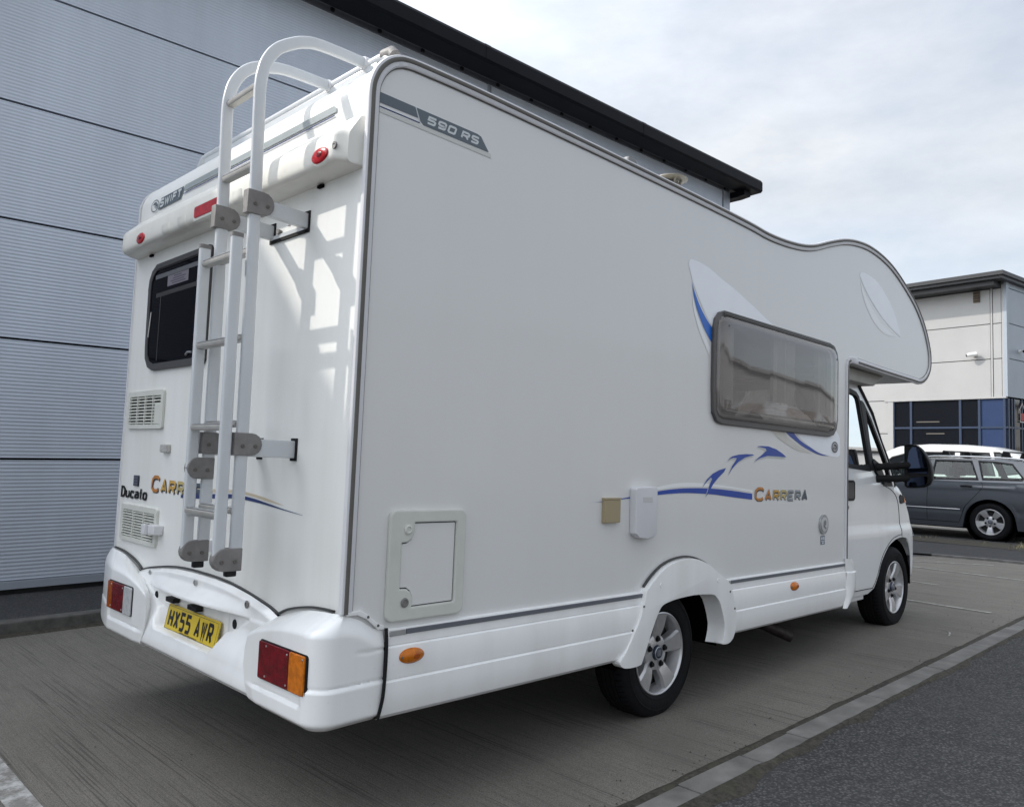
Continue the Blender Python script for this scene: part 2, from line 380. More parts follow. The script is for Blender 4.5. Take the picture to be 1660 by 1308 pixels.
# ------------------------------------------------------------------ ground materials
def ground_mat(name, base, dark, kind):
    m = bpy.data.materials.new(name); m.use_nodes = True; nt = m.node_tree; L = nt.links.new
    b = nt.nodes['Principled BSDF']; b.inputs['Roughness'].default_value = .85; b.inputs['Specular IOR Level'].default_value = .3
    t = nt.nodes.new('ShaderNodeTexCoord')
    def noise_n(sc, st=(1, 1, 1), det=5, rough=.6):
        a = nt.nodes.new('ShaderNodeMapping'); a.inputs['Scale'].default_value = st; L(t.outputs['Object'], a.inputs[0])
        n = nt.nodes.new('ShaderNodeTexNoise'); n.inputs['Scale'].default_value = sc; n.inputs['Detail'].default_value = det; n.inputs['Roughness'].default_value = rough
        L(a.outputs[0], n.inputs['Vector']); return n.outputs['Fac']
    def mrange(x, a, c, d, e):
        r = nt.nodes.new('ShaderNodeMapRange'); r.inputs['From Min'].default_value = a; r.inputs['From Max'].default_value = c
        r.inputs['To Min'].default_value = d; r.inputs['To Max'].default_value = e; L(x, r.inputs['Value']); return r.outputs[0]
    def math_n(op, x, y):
        r = nt.nodes.new('ShaderNodeMath'); r.operation = op
        for i, q in enumerate((x, y)):
            if isinstance(q, (int, float)): r.inputs[i].default_value = q
            else: L(q, r.inputs[i])
        return r.outputs[0]
    def mixc(f, a, c):
        r = nt.nodes.new('ShaderNodeMixRGB')
        for i, q in enumerate((f, a, c)):
            if isinstance(q, (int, float)): r.inputs[i].default_value = q
            elif isinstance(q, tuple): r.inputs[i].default_value = (*q, 1)
            else: L(q, r.inputs[i])
        return r.outputs[0]
    if kind == 'concrete':
        patch = noise_n(.55, det=6); mid = noise_n(3.5, (1, .6, 1)); lines = noise_n(1, (125, 1.0, 1), 3, .6); hair = noise_n(1, (330, 4.0, 1), 3, .6); bands = noise_n(1, (5.5, .35, 1), 3, .6)
        fine = noise_n(190, det=4, rough=.8); grit_ = noise_n(75, det=3, rough=.7)
        c = mixc(mrange(patch, .35, .65, 0, 1), tuple(x * .86 for x in base), tuple(min(1, x * 1.1) for x in base))
        c = mixc(mrange(mid, .45, .72, 0, .40), c, tuple(x * .72 for x in base))
        c = mixc(mrange(hair, .50, .64, 0, .42), c, dark)
        gate = mrange(bands, .42, .58, .12, 1)
        c = mixc(math_n('MULTIPLY', mrange(lines, .535, .60, 0, .85), gate), c, tuple(x * .85 for x in dark))
        c = mixc(mrange(fine, .47, .60, 0, .85), c, tuple(x * .42 for x in base))
        c = mixc(mrange(fine, .44, .32, 0, .5), c, tuple(x * 1.5 for x in base))
        c = mixc(mrange(grit_, .60, .70, 0, .5), c, tuple(x * .55 for x in base))
        stain = noise_n(.9, det=4, rough=.55); c = mixc(mrange(stain, .58, .70, 0, .38), c, tuple(x * .55 for x in base))
        spot = noise_n(28, det=2); c = mixc(mrange(spot, .73, .77, 0, .8), c, tuple(x * .5 for x in dark))
        h = math_n('ADD', math_n('ADD', math_n('MULTIPLY', lines, -.6), math_n('MULTIPLY', hair, -.35)), math_n('MULTIPLY', fine, .55)); bs = .6
    elif kind == 'asphalt':
        v = nt.nodes.new('ShaderNodeTexVoronoi'); v.inputs['Scale'].default_value = 80; L(t.outputs['Object'], v.inputs['Vector'])
        v2 = nt.nodes.new('ShaderNodeTexVoronoi'); v2.inputs['Scale'].default_value = 150; L(t.outputs['Object'], v2.inputs['Vector'])
        patch = noise_n(.8, det=5); mid = noise_n(7, det=4)
        cr = nt.nodes.new('ShaderNodeSeparateColor'); L(v.outputs['Color'], cr.inputs[0])
        c = mixc(mrange(cr.outputs[0], .15, .95, 0, 1), tuple(x * .50 for x in base), tuple(x * 1.45 for x in base))
        c = mixc(mrange(cr.outputs[1], .965, .985, 0, .7), c, tuple(min(1, x * 2.2) for x in base))
        c = mixc(mrange(v.outputs['Distance'], .34, .60, 0, .85), c, dark)
        cr2 = nt.nodes.new('ShaderNodeSeparateColor'); L(v2.outputs['Color'], cr2.inputs[0])
        c = mixc(mrange(cr2.outputs[0], .3, .9, 0, .35), c, tuple(x * .5 for x in base))
        c = mixc(mrange(mid, .48, .68, 0, .45), c, dark)
        c = mixc(mrange(patch, .35, .7, 0, .35), c, tuple(x * .7 for x in base))
        h = math_n('ADD', math_n('MULTIPLY', v.outputs['Distance'], -1.2), math_n('MULTIPLY', cr.outputs[2], .6)); bs = 1.0
    elif kind == 'soil':
        n1 = noise_n(35, det=6, rough=.7); n2 = noise_n(6, det=4)
        c = mixc(mrange(n1, .35, .65, 0, 1), dark, base); c = mixc(mrange(n2, .52, .72, 0, .45), c, (.060, .062, .034))
        h = n1; bs = .8
    else:   # worn paint
        n1 = noise_n(9, (1, 1, 1), 6, .75); n2 = noise_n(70, det=3)
        f = math_n('ADD', mrange(n1, .38, .56, 0, .9), mrange(n2, .5, .7, 0, .35))
        c = mixc(f, base, dark); h = n2; bs = .3
    L(c, b.inputs['Base Color'])
    bp = nt.nodes.new('ShaderNodeBump'); bp.inputs['Strength'].default_value = bs; bp.inputs['Distance'].default_value = .006
    L(h, bp.inputs['Height']); L(bp.outputs[0], b.inputs['Normal'])
    return m
CONC = ground_mat('brushed_concrete', (.224, .209, .183), (.072, .067, .059), 'concrete')
ASPH = ground_mat('asphalt_chippings', (.118, .115, .113), (.026, .026, .028), 'asphalt')
ASPH2 = ground_mat('asphalt_old', (.075, .075, .078), (.035, .035, .036), 'asphalt')
SOIL = ground_mat('moss_and_soil', (.080, .072, .058), (.028, .026, .021), 'soil')
PAINT = ground_mat('worn_white_paint', (.50, .50, .49), (.20, .19, .175), 'paint')
PAINT2 = ground_mat('clean_white_paint', (.46, .455, .43), (.24, .225, .195), 'paint')
KERBM = mat('kerb_concrete', (.170, .165, .155), .85, var=.30, vscale=5, bump=.3, bscale=120)
KERBD = mat('old_kerb_concrete', (.10, .097, .09), .9, var=.35, vscale=9, bump=.4, bscale=60)

SK = -0.019                                                   # the unit, the kerbs and the bays run 1.1 degrees off the van
def sheet(name, poly, z, m, parent=None, kind='structure'):
    mb = MB(); mb.flat(poly, lambda x, y: (x, y, z)); o = mb.build(name, m, parent, smooth=0)
    if kind and not parent: tag(o, kind=kind)
    return o
def sk(x, y): return (x, y + SK * x)

sheet('ground', [(-400, -400), (400, -400), (400, 400), (-400, 400)], 0.0, ASPH)
def wob(i, a): return a * noise.noise(Vector((i * 1.7, 3.1, 0)))
edge = [sk(-14 + i * .12, -.425 + wob(i * .35, .012)) for i in range(0, 205)]
sheet('concrete_apron', edge + [(10.62, .22), (10.60, .70), (10.50, 1.38), (10.2, 1.6), sk(10.2, 4.03), sk(-14, 4.03)], .004, CONC)
# soil filled joint between the slab and the channel kerb
mb = MB(); rows = [[], [], []]
for i in range(0, 420):
    x = -14 + i * .06; a = -.420 + wob(i * .2, .016) + wob(i * .61 + 9, .007); c = -.478 - wob(i * .31 + 40, .016) - wob(i * .83 + 70, .008)
    rows[0].append((*sk(x, a), .0045)); rows[1].append((*sk(x, (a + c) / 2), .013 + .010 * noise.noise(Vector((x * 6, 0, 0))))); rows[2].append((*sk(x, c), .0045))
mb.grid(rows); tag(mb.build('soil_joint', SOIL), kind='structure')
# moss and grit along the road side of the kerb
mb = MB(); rows = [[], [], []]
for i in range(0, 300):
    x = -2 + i * .05; wd = .016 + .065 * max(0, noise.noise(Vector((x * 3.1, 7, 0)))) + .055 * max(0, noise.noise(Vector((x * 1.1, 17, 0)))) + (.018 if x < 2.3 else 0)
    rows[0].append((*sk(x, -.582 + wob(i * .23 + 5, .010)), .0128)); rows[1].append((*sk(x, -.592 - wd * .4), .010)); rows[2].append((*sk(x, -.588 - wd), .001))
mb.grid(rows); tag(mb.build('soil_edge', SOIL), kind='structure')

# flush channel kerb between bay and road: every stone its own piece
kerb = tag(empty('kerb', (0, -.53, 0)), kind='structure'); kerb.location = (0, 0, 0)
ks = [-4.2, -3.29, -2.375, -1.46, -.545, .37, 1.285, 1.768, 2.205, 3.137, 4.075, 4.99, 5.905, 6.82, 7.735, 8.65, 9.565, 10.48]
for i, (a, c) in enumerate(zip(ks, ks[1:])):
    mb = MB(); g = .004; dz = random.uniform(-.002, .002); dy = random.uniform(-.008, .008)
    p = [sk(a + g, -.585 + dy), sk(c - g, -.585 + dy * .4), sk(c - g, -.468 + dy * .4), sk(a + g, -.468 + dy)]
    mb.prism(p, lambda x, y: (x, y, -.05), lambda x, y: (x, y, .012 + dz))
    mb.build('kerb_stone', KERBM, kerb, bevel=.005)
# raised kerb and pavement along the metal clad unit
pk = tag(empty('pavement_kerb'), kind='structure')
x = -13.9
while x < 11.5:
    mb = MB(); dz = random.uniform(-.004, .004)
    p = [sk(x + .005, 4.032), sk(x + .910, 4.032), sk(x + .910, 4.165), sk(x + .005, 4.165)]
    mb.prism(p, lambda x, y: (x, y, -.02), lambda x, y: (x, y, .088 + dz)); mb.build('kerb_stone', KERBD, pk, bevel=.012)
    x += .915
mb = MB(); mb.prism([sk(-14, 4.168), sk(11.6, 4.168), sk(11.6, 6.5), sk(-14, 6.5)], lambda x, y: (x, y, -.03), lambda x, y: (x, y, .083))
tag(mb.build('pavement', ASPH2, smooth=0), kind='structure')
mb = MB(); rows = [[], [], []]
for i in range(0, 330):
    x = -4 + i * .05; w_ = .10 + .10 * noise.noise(Vector((x * 1.3, 2, 0)))
    rows[0].append((*sk(x, 4.03), .012)); rows[1].append((*sk(x, 4.03 - w_ * .5), .010)); rows[2].append((*sk(x, 4.03 - w_), .0042))
mb.grid(rows); tag(mb.build('gutter_silt', SOIL), kind='structure')
# parking bay lines
def line(p0, p1, w, m, z=.0085):
    a, b = Vector(p0), Vector(p1); d = (b - a).normalized(); n = Vector((-d.y, d.x)) * w / 2
    return tag(sheet('parking_line', [tuple(a - n), tuple(b - n), tuple(b + n), tuple(a + n)], z, m), kind='structure')
line((-.685, .85), (-.69, 3.6), .10, PAINT)
line((6.50, -.32), (6.62, .95), .05, PAINT2); line((8.97, -.05), (9.20, 2.1), .05, PAINT2)
line((7.80, .50), (7.84, 1.15), .05, PAINT2); line((9.5, 1.6), (10.15, .55), .045, PAINT2)
mb = MB(); Lf, Rt = ribbon([(a, b) for a, b, c in smooth_line([(5.42, -.20, 0), (5.40, -.27, 0), (5.32, -.33, 0), (5.18, -.365, 0)], 5)], .012)
mb.grid([[(p.x, p.y, .0088) for p in Lf], [(p.x, p.y, .0088) for p in Rt]]); tag(mb.build('chalk_scuff', PAINT, smooth=0), kind='structure')
# far side: tarmac strip with its edge kerb, dry verge, yard behind
sheet('tarmac_strip', [(10.66, -3), (10.68, .24), (10.66, .74), (10.56, 1.42), (10.3, 2.4), (10.3, 5), (12.2, 5), (12.3, 1.5), (12.2, .6), (12.2, -3)], .024, ASPH2)
mb = MB(); mb.prism([(10.63, -3), (10.65, .24), (10.63, .72), (10.50, 1.40), (10.56, 1.42), (10.69, .74), (10.71, .24), (10.70, -3)], lambda x, y: (x, y, -.01), lambda x, y: (x, y, .032))
tag(mb.build('kerb_edge', KERBM, smooth=0), kind='structure')
sheet('verge', [(12.2, -4), (12.2, .6), (12.3, 1.5), (12.35, 2.6), (13.0, 2.6), (13.1, .9), (13.1, -4)], .028, SOIL)
sheet('yard', [(15.2, -60), (15.2, 60), (25.5, 60), (25.5, -60)], .006, ground_mat('pale_yard_concrete', (.30, .29, .265), (.17, .165, .15), 'concrete'))
DRYG = mat('dry_grass', (.30, .255, .14), .9, col2=(.21, .185, .095), vscale=3)
mb = MB()
for i in range(1700):
    y = random.uniform(-2.0, 2.3); x = random.uniform(12.22, 13.05)
    if noise.noise(Vector((x * 2, y * 1.6, 0))) + (.25 if y < .9 else -.42) < random.uniform(-.15, .5): continue
    h = random.uniform(.02, .10); a = random.uniform(0, 2 * pi); w = .006; lx, ly = cos(a) * h * .7, sin(a) * h * .7; px, py = -sin(a) * w, cos(a) * w
    mb.add([(x - px, y - py, .027), (x + px, y + py, .027), (x + lx, y + ly, .027 + h)], [(0, 1, 2)])
tag(mb.build('dry_grass', DRYG, smooth=0), kind='stuff')
# grit and leaf scraps lying on the slab
mb = MB()
for i in range(300):
    if i < 190: x = random.uniform(.2, 11); y = -.42 + SK * x + abs(random.gauss(0, .10))
    else: x = random.uniform(5.8, 10.4); y = random.uniform(-.6, 2.2)
    r = random.uniform(.002, .0055); z = .005
    n = 5; a0 = random.random() * 6; top = (x, y, z + r * .9)
    mb.add([(x + cos(a0 + 2 * pi * k / n) * r * random.uniform(.7, 1.3), y + sin(a0 + 2 * pi * k / n) * r, z) for k in range(n)] + [top], [(k, (k + 1) % n, n) for k in range(n)])
tag(mb.build('grit', mat('grit_dark', (.06, .055, .045), .9, var=.4), smooth=0), kind='stuff')
# loose pale chippings in the asphalt
mb = MB()
for i in range(9000):
    x = random.uniform(.2, 8.0); y = -.62 + SK * x - abs(random.uniform(0, 1.25)) * random.random() ** .4
    r = random.uniform(.0025, .006); n = 5; a0 = random.random() * 6
    mb.add([(x + cos(a0 + 2 * pi * k / n) * r * random.uniform(.6, 1.4), y + sin(a0 + 2 * pi * k / n) * r, .0003) for k in range(n)] + [(x, y, r * .6)], [(k, (k + 1) % n, n) for k in range(n)])
tag(mb.build('chippings', mat('chipping_stone', (.095, .094, .096), .8, var=.6, vscale=45), smooth=0), kind='stuff')

# ------------------------------------------------------------------ metal clad unit on the left
CLAD = mat('silver_cladding', (.515, .56, .635), .42, metal=.25, var=.07, vscale=1.1, stretch=(1.6, 1, .25))
CLADT = mat('cladding_trim', (.36, .39, .44), .4, metal=.3)
GUT = mat('anthracite_gutter', (.0065, .0072, .0100), .55, spec=.12, var=.15, vscale=2)
unit = tag(empty('industrial_unit', (0, 5.19, 0), (0, 0, math.atan(SK))), 'long silver ribbed metal clad unit with black gutter beside the motorhome', 'building')
zj = [.19, 1.19, 2.18, 3.17, 4.15, 5.135, 6.11]
uj = [-12.5, -6.5, -.58, 5.30, 11.0]
for a, c in zip(uj, uj[1:]):
    for z0, z1 in zip(zj, zj[1:]):
        n = 32; prof = []
        lo, hi = z0 + .008, z1 - .010
        prof.append((.03, lo)); prof.append((0.0, lo))
        for k in range(n):
            t0 = lo + (hi - lo) * (k + .12) / n; dz = (hi - lo) / n
            prof += [(0.0, t0), (.0019, t0 + dz * .26), (.0019, t0 + dz * .50), (0.0, t0 + dz * .75)]
        prof += [(0.0, hi), (.03, hi)]
        mb = MB(); mb.grid([[(u, d, z) for (d, z) in prof] for u in (a + .03, c - .03)])
        mb.build('wall_panel', CLAD, unit, smooth=0)
mb = MB(); mb.box(-12.5, 11.18, .032, .3, .19, 6.3); mb.build('wall_core', DARK, unit, smooth=0)
mb = MB(); mb.box(-12.5, 11.2, .05, 14, 0.0, .14); mb.build('plinth', mat('plinth_dark', (.03, .03, .03), .9, var=.3), unit, smooth=0)
mb = MB(); mb.prism([(-.018, .128), (-.018, .19), (.03, .196), (.05, .15), (.02, .128)], lambda d, z: (-12.5, d, z), lambda d, z: (11.2, d, z)); mb.build('base_flashing', CLADT, unit, smooth=0)
for u in uj[1:-1]:
    mb = MB(); mb.box(u - .032, u - .008, -.012, .03, .2, 6.1); mb.box(u + .008, u + .032, -.012, .03, .2, 6.1); mb.build('joint_cover', CLADT, unit, smooth=0)
mb = MB(); mb.box(10.985, 11.205, -.015, .2, .2, 6.14); mb.box(11.19, 11.21, .0, 14, .2, 6.14); mb.build('corner_flashing', CLADT, unit, bevel=.006)
mb = MB(); mb.box(-12.5, 11.21, .3, 14, .14, 6.25); mb.build('wall_shell', CLADT, unit, smooth=0)
# eaves: soffit strip with fixings, boxed gutter
mb = MB(); mb.prism([(-.02, 6.10), (-.02, 6.155), (-.10, 6.19), (-.10, 6.24), (.3, 6.24), (.3, 6.10)], lambda d, z: (-12.5, d, z), lambda d, z: (11.15, d, z)); mb.build('soffit', mat('soffit_grey', (.09, .095, .11), .5, var=.1), unit, smooth=0)
for k in range(28):
    mb = MB(); u = 11.0 - k * .62; mb.box(u - .02, u + .02, -.045, -.02, 6.115, 6.15); mb.build('fixing', BLACKP, unit, smooth=0)
mb = MB(); mb.prism([(-.12, 6.11), (-.40, 6.12), (-.43, 6.15), (-.43, 6.30), (-.40, 6.345), (-.36, 6.355), (.2, 6.40), (.2, 6.2), (-.12, 6.19)], lambda d, z: (-12.5, d, z), lambda d, z: (11.62, d, z)); mb.build('gutter', GUT, unit, smooth=0)
mb = MB(); mb.prism([(-.30, 6.02), (-.30, 6.108), (.2, 6.108), (.2, 6.0), (-.12, 6.0)], lambda d, z: (11.215, d, z), lambda d, z: (11.42, d, z)); mb.build('gutter_outlet', GUT, unit, smooth=0)
for u in (-4.2, 1.4, 4.9, 8.1):
    mb = MB(); mb.prism([(-.402, 6.118), (-.434, 6.148), (-.434, 6.302), (-.402, 6.348), (-.38, 6.33), (-.38, 6.13)], lambda d, z: (u - .05, d, z), lambda d, z: (u + .05, d, z)); mb.build('gutter_joint', GUT, unit, smooth=0)
mb = MB(); mb.prism([(.2, 6.36), (7, 7.2), (13.8, 6.36)], lambda d, z: (-12.5, d, z), lambda d, z: (11.5, d, z)); mb.build('roof', GUT, unit, smooth=0)

# ------------------------------------------------------------------ white office unit in the distance
BGW = mat('white_cladding', (.37, .37, .366), .5, var=.04, vscale=1.2)
BGG = mat('grey_cladding', (.33, .37, .42), .45, metal=.1, var=.05, vscale=1.2)
BGF = mat('blue_frame', (.026, .042, .080), .4)
BGP = mat('blue_spandrel', (.030, .050, .115), .25, coat=.4, var=.05)
PANE = mat('dark_office_glass', (.008, .009, .012), .05, spec=.7)
# local frame: u runs along the lit face away from the corner, d runs along the shaded face, both from the corner
off = tag(empty('office_unit', (25, 3.83, 0), (0, 0, atan2(-.119, 1))), 'white clad office unit with black flat roof edge and blue framed glazing', 'building')
# local: +y = along lit face, +x = away from camera
G0 = 3.22
def opanel(y0, y1, z0, z1): mb = MB(); mb.box(0, .08, y0 + .012, y1 - .012, z0 + .012, z1 - .012); mb.build('wall_panel', BGW, off, smooth=0)
for z0, z1 in ((G0, 4.36), (4.36, 5.41), (5.41, 6.46)): opanel(.40, 9, z0, z1); opanel(.10, .34, z0, z1)
opanel(.40, 9, 6.46, 6.8); opanel(.10, .34, 6.46, 6.8)
for z0, z1 in ((0, 1.1), (1.1, 2.15), (2.15, G0)): opanel(3.5, 9, z0, z1)
mb = MB(); mb.box(-.02, .06, 3.32, 3.5, 0, G0 - .01); mb.build('window_reveal', BGW, off, smooth=0)
mb = MB(); mb.box(-.03, .1, .0, 3.6, G0 - .035, G0 + .012); mb.build('head_flashing', BGW, off, smooth=0)
mb = MB(); mb.box(-.012, .05, .345, .395, G0 + .01, 6.75); mb.box(-.012, .05, -.015, .095, G0 + .01, 6.75); mb.build('corner_trim', BGW, off, smooth=0)
for z0, z1 in ((G0, 4.36), (4.36, 5.41), (5.41, 6.46), (6.46, 6.8)):
    mb = MB(); mb.box(.16, 14, -.02, .05, z0 + .012, z1 - .012); mb.build('wall_panel', BGG, off, smooth=0)
mb = MB(); mb.box(-.02, .15, -.045, .04, G0 + .01, 6.76); mb.build('corner_flashing', BGG, off, smooth=0)
mb = MB(); mb.box(.085, 13, .06, 9, 0, 6.85); mb.build('wall_core', DARK, off, smooth=0)
mb = MB(); mb.box(-.80, 14, -.24, 9.6, 6.70, 6.815); mb.box(-.72, 14, -.18, 9.6, 6.61, 6.70); mb.box(-.55, 14, .10, 9.6, 6.47, 6.61); mb.box(-.2, 14, .02, 9.6, 6.56, 6.69)
mb.build('roof_edge', mat('roof_black', (.02, .021, .024), .45, var=.1), off, smooth=0)
# glazing, lit face
ys = [.06, .74, 1.28, 2.76, 3.32]
for i, (a, c) in enumerate(zip(ys, ys[1:])):
    for z0, z1 in ((.05, 2.30), (2.36, G0 - .04)):
        mb = MB(); mb.box(.03, .06, a + .035, c - .035, z0, z1); mb.build('spandrel' if i == 0 else 'pane', BGP if i == 0 else PANE, off, smooth=0)
for y in ys:
    mb = MB(); mb.box(-.005, .075, y - .034, y + .034, 0, G0 - .036); mb.build('mullion', BGF, off, smooth=0)
mb = MB(); mb.box(.0, .07, .1, 3.28, 2.301, 2.359); mb.build('transom', BGF, off, smooth=0)
for (a, c, z) in ((1.9, 2.6, 2.50), (1.75, 2.3, 2.13)):
    mb = MB(); mb.box(.026, .0295, a, c, z, z + .035); mb.build('light_strip', mat('far_light_strip', (.10, .09, .075), .5), off, smooth=0)
# glazing, shaded face with entrance
xs = [.10, .34, .52, 1.10, 1.32, 2.6, 4.2]
for i, (a, c) in enumerate(zip(xs, xs[1:])):
    mb = MB(); mb.box(a + .03, c - .03, .0, .03, 2.36, G0 - .04); mb.build('pane', PANE, off, smooth=0)
    mb = MB(); mb.box(a + .03, c - .03, .0, .03, .05, 2.30); mb.build('pane', PANE, off, smooth=0)
for x_ in xs:
    mb = MB(); mb.box(x_ - .03, x_ + .03, -.03, .05, 0, G0 - .036); mb.build('mullion', BGF, off, smooth=0)
mb = MB(); mb.box(.0, 4.3, -.025, .04, 2.301, 2.359); mb.build('transom', BGF, off, smooth=0)
mb = MB(); sq = lambda u, v: (u, -.036, v)
for s_ in ([(.86, 2.86), (1.08, 3.08), (1.30, 2.86)], [(.92, 2.88), (.92, 2.52), (1.26, 2.52)]):
    Lf, Rt = ribbon(s_, .035); mb.grid([[sq(*p) for p in Lf], [sq(*p) for p in Rt]])
mb.build('door_sign', mat('sign_white', (.5, .45, .45), .5), off, smooth=0)
mb = MB(); mb.flat([(.97, 2.56), (1.24, 2.56), (1.24, 2.78), (.97, 2.78)], lambda u, v: (u, -.034, v)); mb.build('door_sign_panel', mat('sign_red', (.35, .03, .03), .5), off, smooth=0)
# cameras and vent on the office wall
def cctv(loc, rz, label):
    t = tag(empty('security_camera', loc, (0, 0, rz)), label, 'security camera', 'cameras on the office unit')
    mb = MB(); mb.lathe([(0, 0), (.06, 0), (.06, .03), (.0, .03)], lambda r, a, d: (-d, r * cos(a), r * sin(a) + .02), 14); mb.build('mount', mat('cctv_white', (.7, .7, .7), .4), t)
    mb = MB(); mb.tube([(-.03, 0, .02), (-.10, 0, .03), (-.14, .0, .02)], .025, 8); mb.build('arm', MATS['cctv_white'], t)
    mb = MB(); mb.tube([(-.10, -.11, .03), (-.14, .0, .02), (-.18, .13, .0)], [.06, .065, .055], 12); mb.build('housing', MATS['cctv_white'], t)
    mb = MB(); mb.tube([(-.181, .132, .0), (-.188, .155, -.003)], .045, 12); mb.build('lens', BLACKP, t)
dy = Vector((.119, 1)).normalized()
cctv((25 + dy.x * .86 - .01, 3.83 + dy.y * .86, 4.50), atan2(-.119, 1), 'white security camera on the sunlit wall above the blue glazing')
cctv((25 + dy.y * .95, 3.83 - dy.x * .95 - .02, 4.62), atan2(-.119, 1) + pi / 2, 'white security camera on the shaded grey wall round the corner')
vb = tag(empty('bird_box', (25 + dy.x * .77, 3.83 + dy.y * .77, 6.1), (0, 0, atan2(-.119, 1))), 'rusty louvred wall box just under the black roof edge', 'wall box')
mb = MB(); mb.box(-.035, -.002, -.09, .09, .0, .33); mb.build('box_body', mat('rusty_box', (.14, .10, .07), .8, var=.5, vscale=9), vb, smooth=0)
for k in range(4):
    mb = MB(); mb.box(-.05, -.036, -.08, .08, .03 + k * .075, .06 + k * .075); mb.build('louvre', mat('box_louvre', (.05, .045, .04), .8), vb, smooth=0)

# ------------------------------------------------------------------ trade unit across the road, mirrored in the acrylic window
tu = tag(empty('trade_unit', (8, -23, 0)), 'low grey trade unit across the road, mirrored in the smoked window', 'building')
TUM = mat('trade_cladding', (.30, .295, .29), .5, var=.08, vscale=.7)
for i in range(9):
    mb = MB(); mb.box(i * 9.0 + .03, i * 9.0 + 8.97, -.12, 0, 2.6, 6.4); mb.build('wall_panel', TUM, tu, smooth=0)
    mb = MB(); mb.box(i * 9.0 + .03, i * 9.0 + 8.97, -.14, -.02, 0, 2.56); mb.build('wall_panel', mat('trade_brick', (.20, .17, .15), .85, var=.25, vscale=5), tu, smooth=0)
    mb = MB(); mb.box(i * 9.0 + 2.2, i * 9.0 + 5.8, -.02, .03, .02, 3.3); mb.build('shutter_door', mat('shutter_pale', (.42, .43, .44), .5), tu, smooth=0)
mb = MB(); mb.box(0, 81, -14, -.15, 0, 6.6); mb.box(-.3, 81.3, -14, .35, 6.6, 6.85); mb.build('roof_edge', mat('trade_trim', (.24, .235, .23), .5), tu, smooth=0)

# ------------------------------------------------------------------ motorhome (x forward, y to its near side, z up; right flank on y = 0)
van = tag(empty('motorhome', (-.032, 0, .068), (0, radians(1.38), 0)), 'white coachbuilt motorhome with rear ladder and overcab bed parked across the bays', 'motorhome')
W = 2.22
top_pts = [(0, 2.50), (.0, 2.56), (.006, 2.602), (.028, 2.651), (.062, 2.690), (.10, 2.714), (.147, 2.728), (.25, 2.735), (.59, 2.743), (1.336, 2.746), (2.1, 2.745),
           (2.70, 2.738), (2.95, 2.728), (3.2, 2.738), (3.445, 2.766), (3.627, 2.808), (3.845, 2.88), (4.076, 2.948), (4.291, 2.989), (4.551, 3.009), (4.829, 2.991), (5.087, 2.94), (5.36, 2.843),
           (5.608, 2.725), (5.801, 2.576), (5.921, 2.411), (5.952, 2.294), (5.925, 2.199), (5.83, 2.122), (5.694, 2.078), (5.5, 2.076), (4.8, 2.082), (4.26, 2.092)]
top = [(p[0], p[1]) for p in smooth_line([(a, b, 0) for a, b in top_pts], 4)]
outline = top + [(4.205, 2.07), (4.20, .60), (2.55, .60), (1.68, .60), (0, .60)]
whole = rrect(2.385, 3.90, 1.575, 2.115, .08)
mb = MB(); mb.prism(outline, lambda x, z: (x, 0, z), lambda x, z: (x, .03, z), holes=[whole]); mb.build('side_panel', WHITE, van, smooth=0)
mb = MB(); mb.prism(outline, lambda x, z: (x, W - .03, z), lambda x, z: (x, W, z), holes=[whole]); mb.build('side_panel', WHITE, van, smooth=0)  # far side, with a window hole added to let daylight in
mb = MB(); mb.grid([[(x, y, z) for (x, z) in top] for y in (.004, .5, 1.1, 1.7, W - .004)])
mb.build('roof_skin', REARWHITE, van, smooth=60)
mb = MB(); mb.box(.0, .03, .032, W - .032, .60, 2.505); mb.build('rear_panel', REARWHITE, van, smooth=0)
mb = MB(); mb.box(4.06, 4.195, .032, W - .032, .4, 1.2); mb.box(.05, 4.15, .46, W - .46, .36, .58); mb.box(.05, 1.55, .05, W - .05, .37, .57); mb.box(2.55, 4.15, .05, W - .05, .37, .57); mb.box(1.5, 2.6, .06, W - .06, .70, .74); mb.build('floor_pan', UNDER, van, smooth=0)

def side_pt(o=0): return lambda x, z: (x, -o, z)
def sweep2(path, sec, yfun=None):
    """sweep section (offset inward, y) along a 2d path in the x-z plane"""
    P = [Vector(p) for p in path]; rows = []
    for i, p in enumerate(P):
        a = (P[min(i + 1, len(P) - 1)] - P[max(i - 1, 0)]).normalized(); n = Vector((a.y, -a.x))
        rows.append([(p.x + n.x * o, y, p.y + n.y * o) for (o, y) in sec])
    m = MB(); m.grid(rows, closev=True); k = len(sec); m.f.append(tuple(range(k))); m.f.append(tuple(len(m.v) - 1 - i for i in range(k))); return m
tpath = [(0, .715), (0, 1.2), (0, 1.8), (0, 2.3)] + top + [(4.215, 2.086), (4.188, 2.075), (4.176, 2.04), (4.174, 1.6), (4.172, 1.1), (4.17, .67)]
sweep2(tpath, [(-.016, -.005), (-.016, .008), (.030, .02), (.030, -.008), (.025, -.0115), (-.010, -.0115), (-.014, -.0095)]).build('edge_trim', TRIMW, van)
sweep2(tpath[:-7], [(-.006, .0), (.010, .0), (.010, -.0135), (.007, -.0155), (-.003, -.0155), (-.006, -.0135)]).build('trim_insert', TRIMD, van)
sweep2([(a, b) for a, b in tpath[-6:]], [(-.004, .0), (.012, .0), (.012, -.0135), (.007, -.0155), (.001, -.0155), (-.004, -.0135)]).build('trim_insert', TRIMD, van)
m_ = sweep2(tpath[:-6], [(-.003, W - .014), (-.003, W + .001), (.004, W + .004), (.026, W + .004), (.026, W - .02)]); m_.build('edge_trim', TRIMW, van)

sweep2(tpath[:-7], [(.030, -.002), (.034, -.002), (.034, -.0045), (.030, -.0045)]).build('trim_sealant', TRIMD, van)
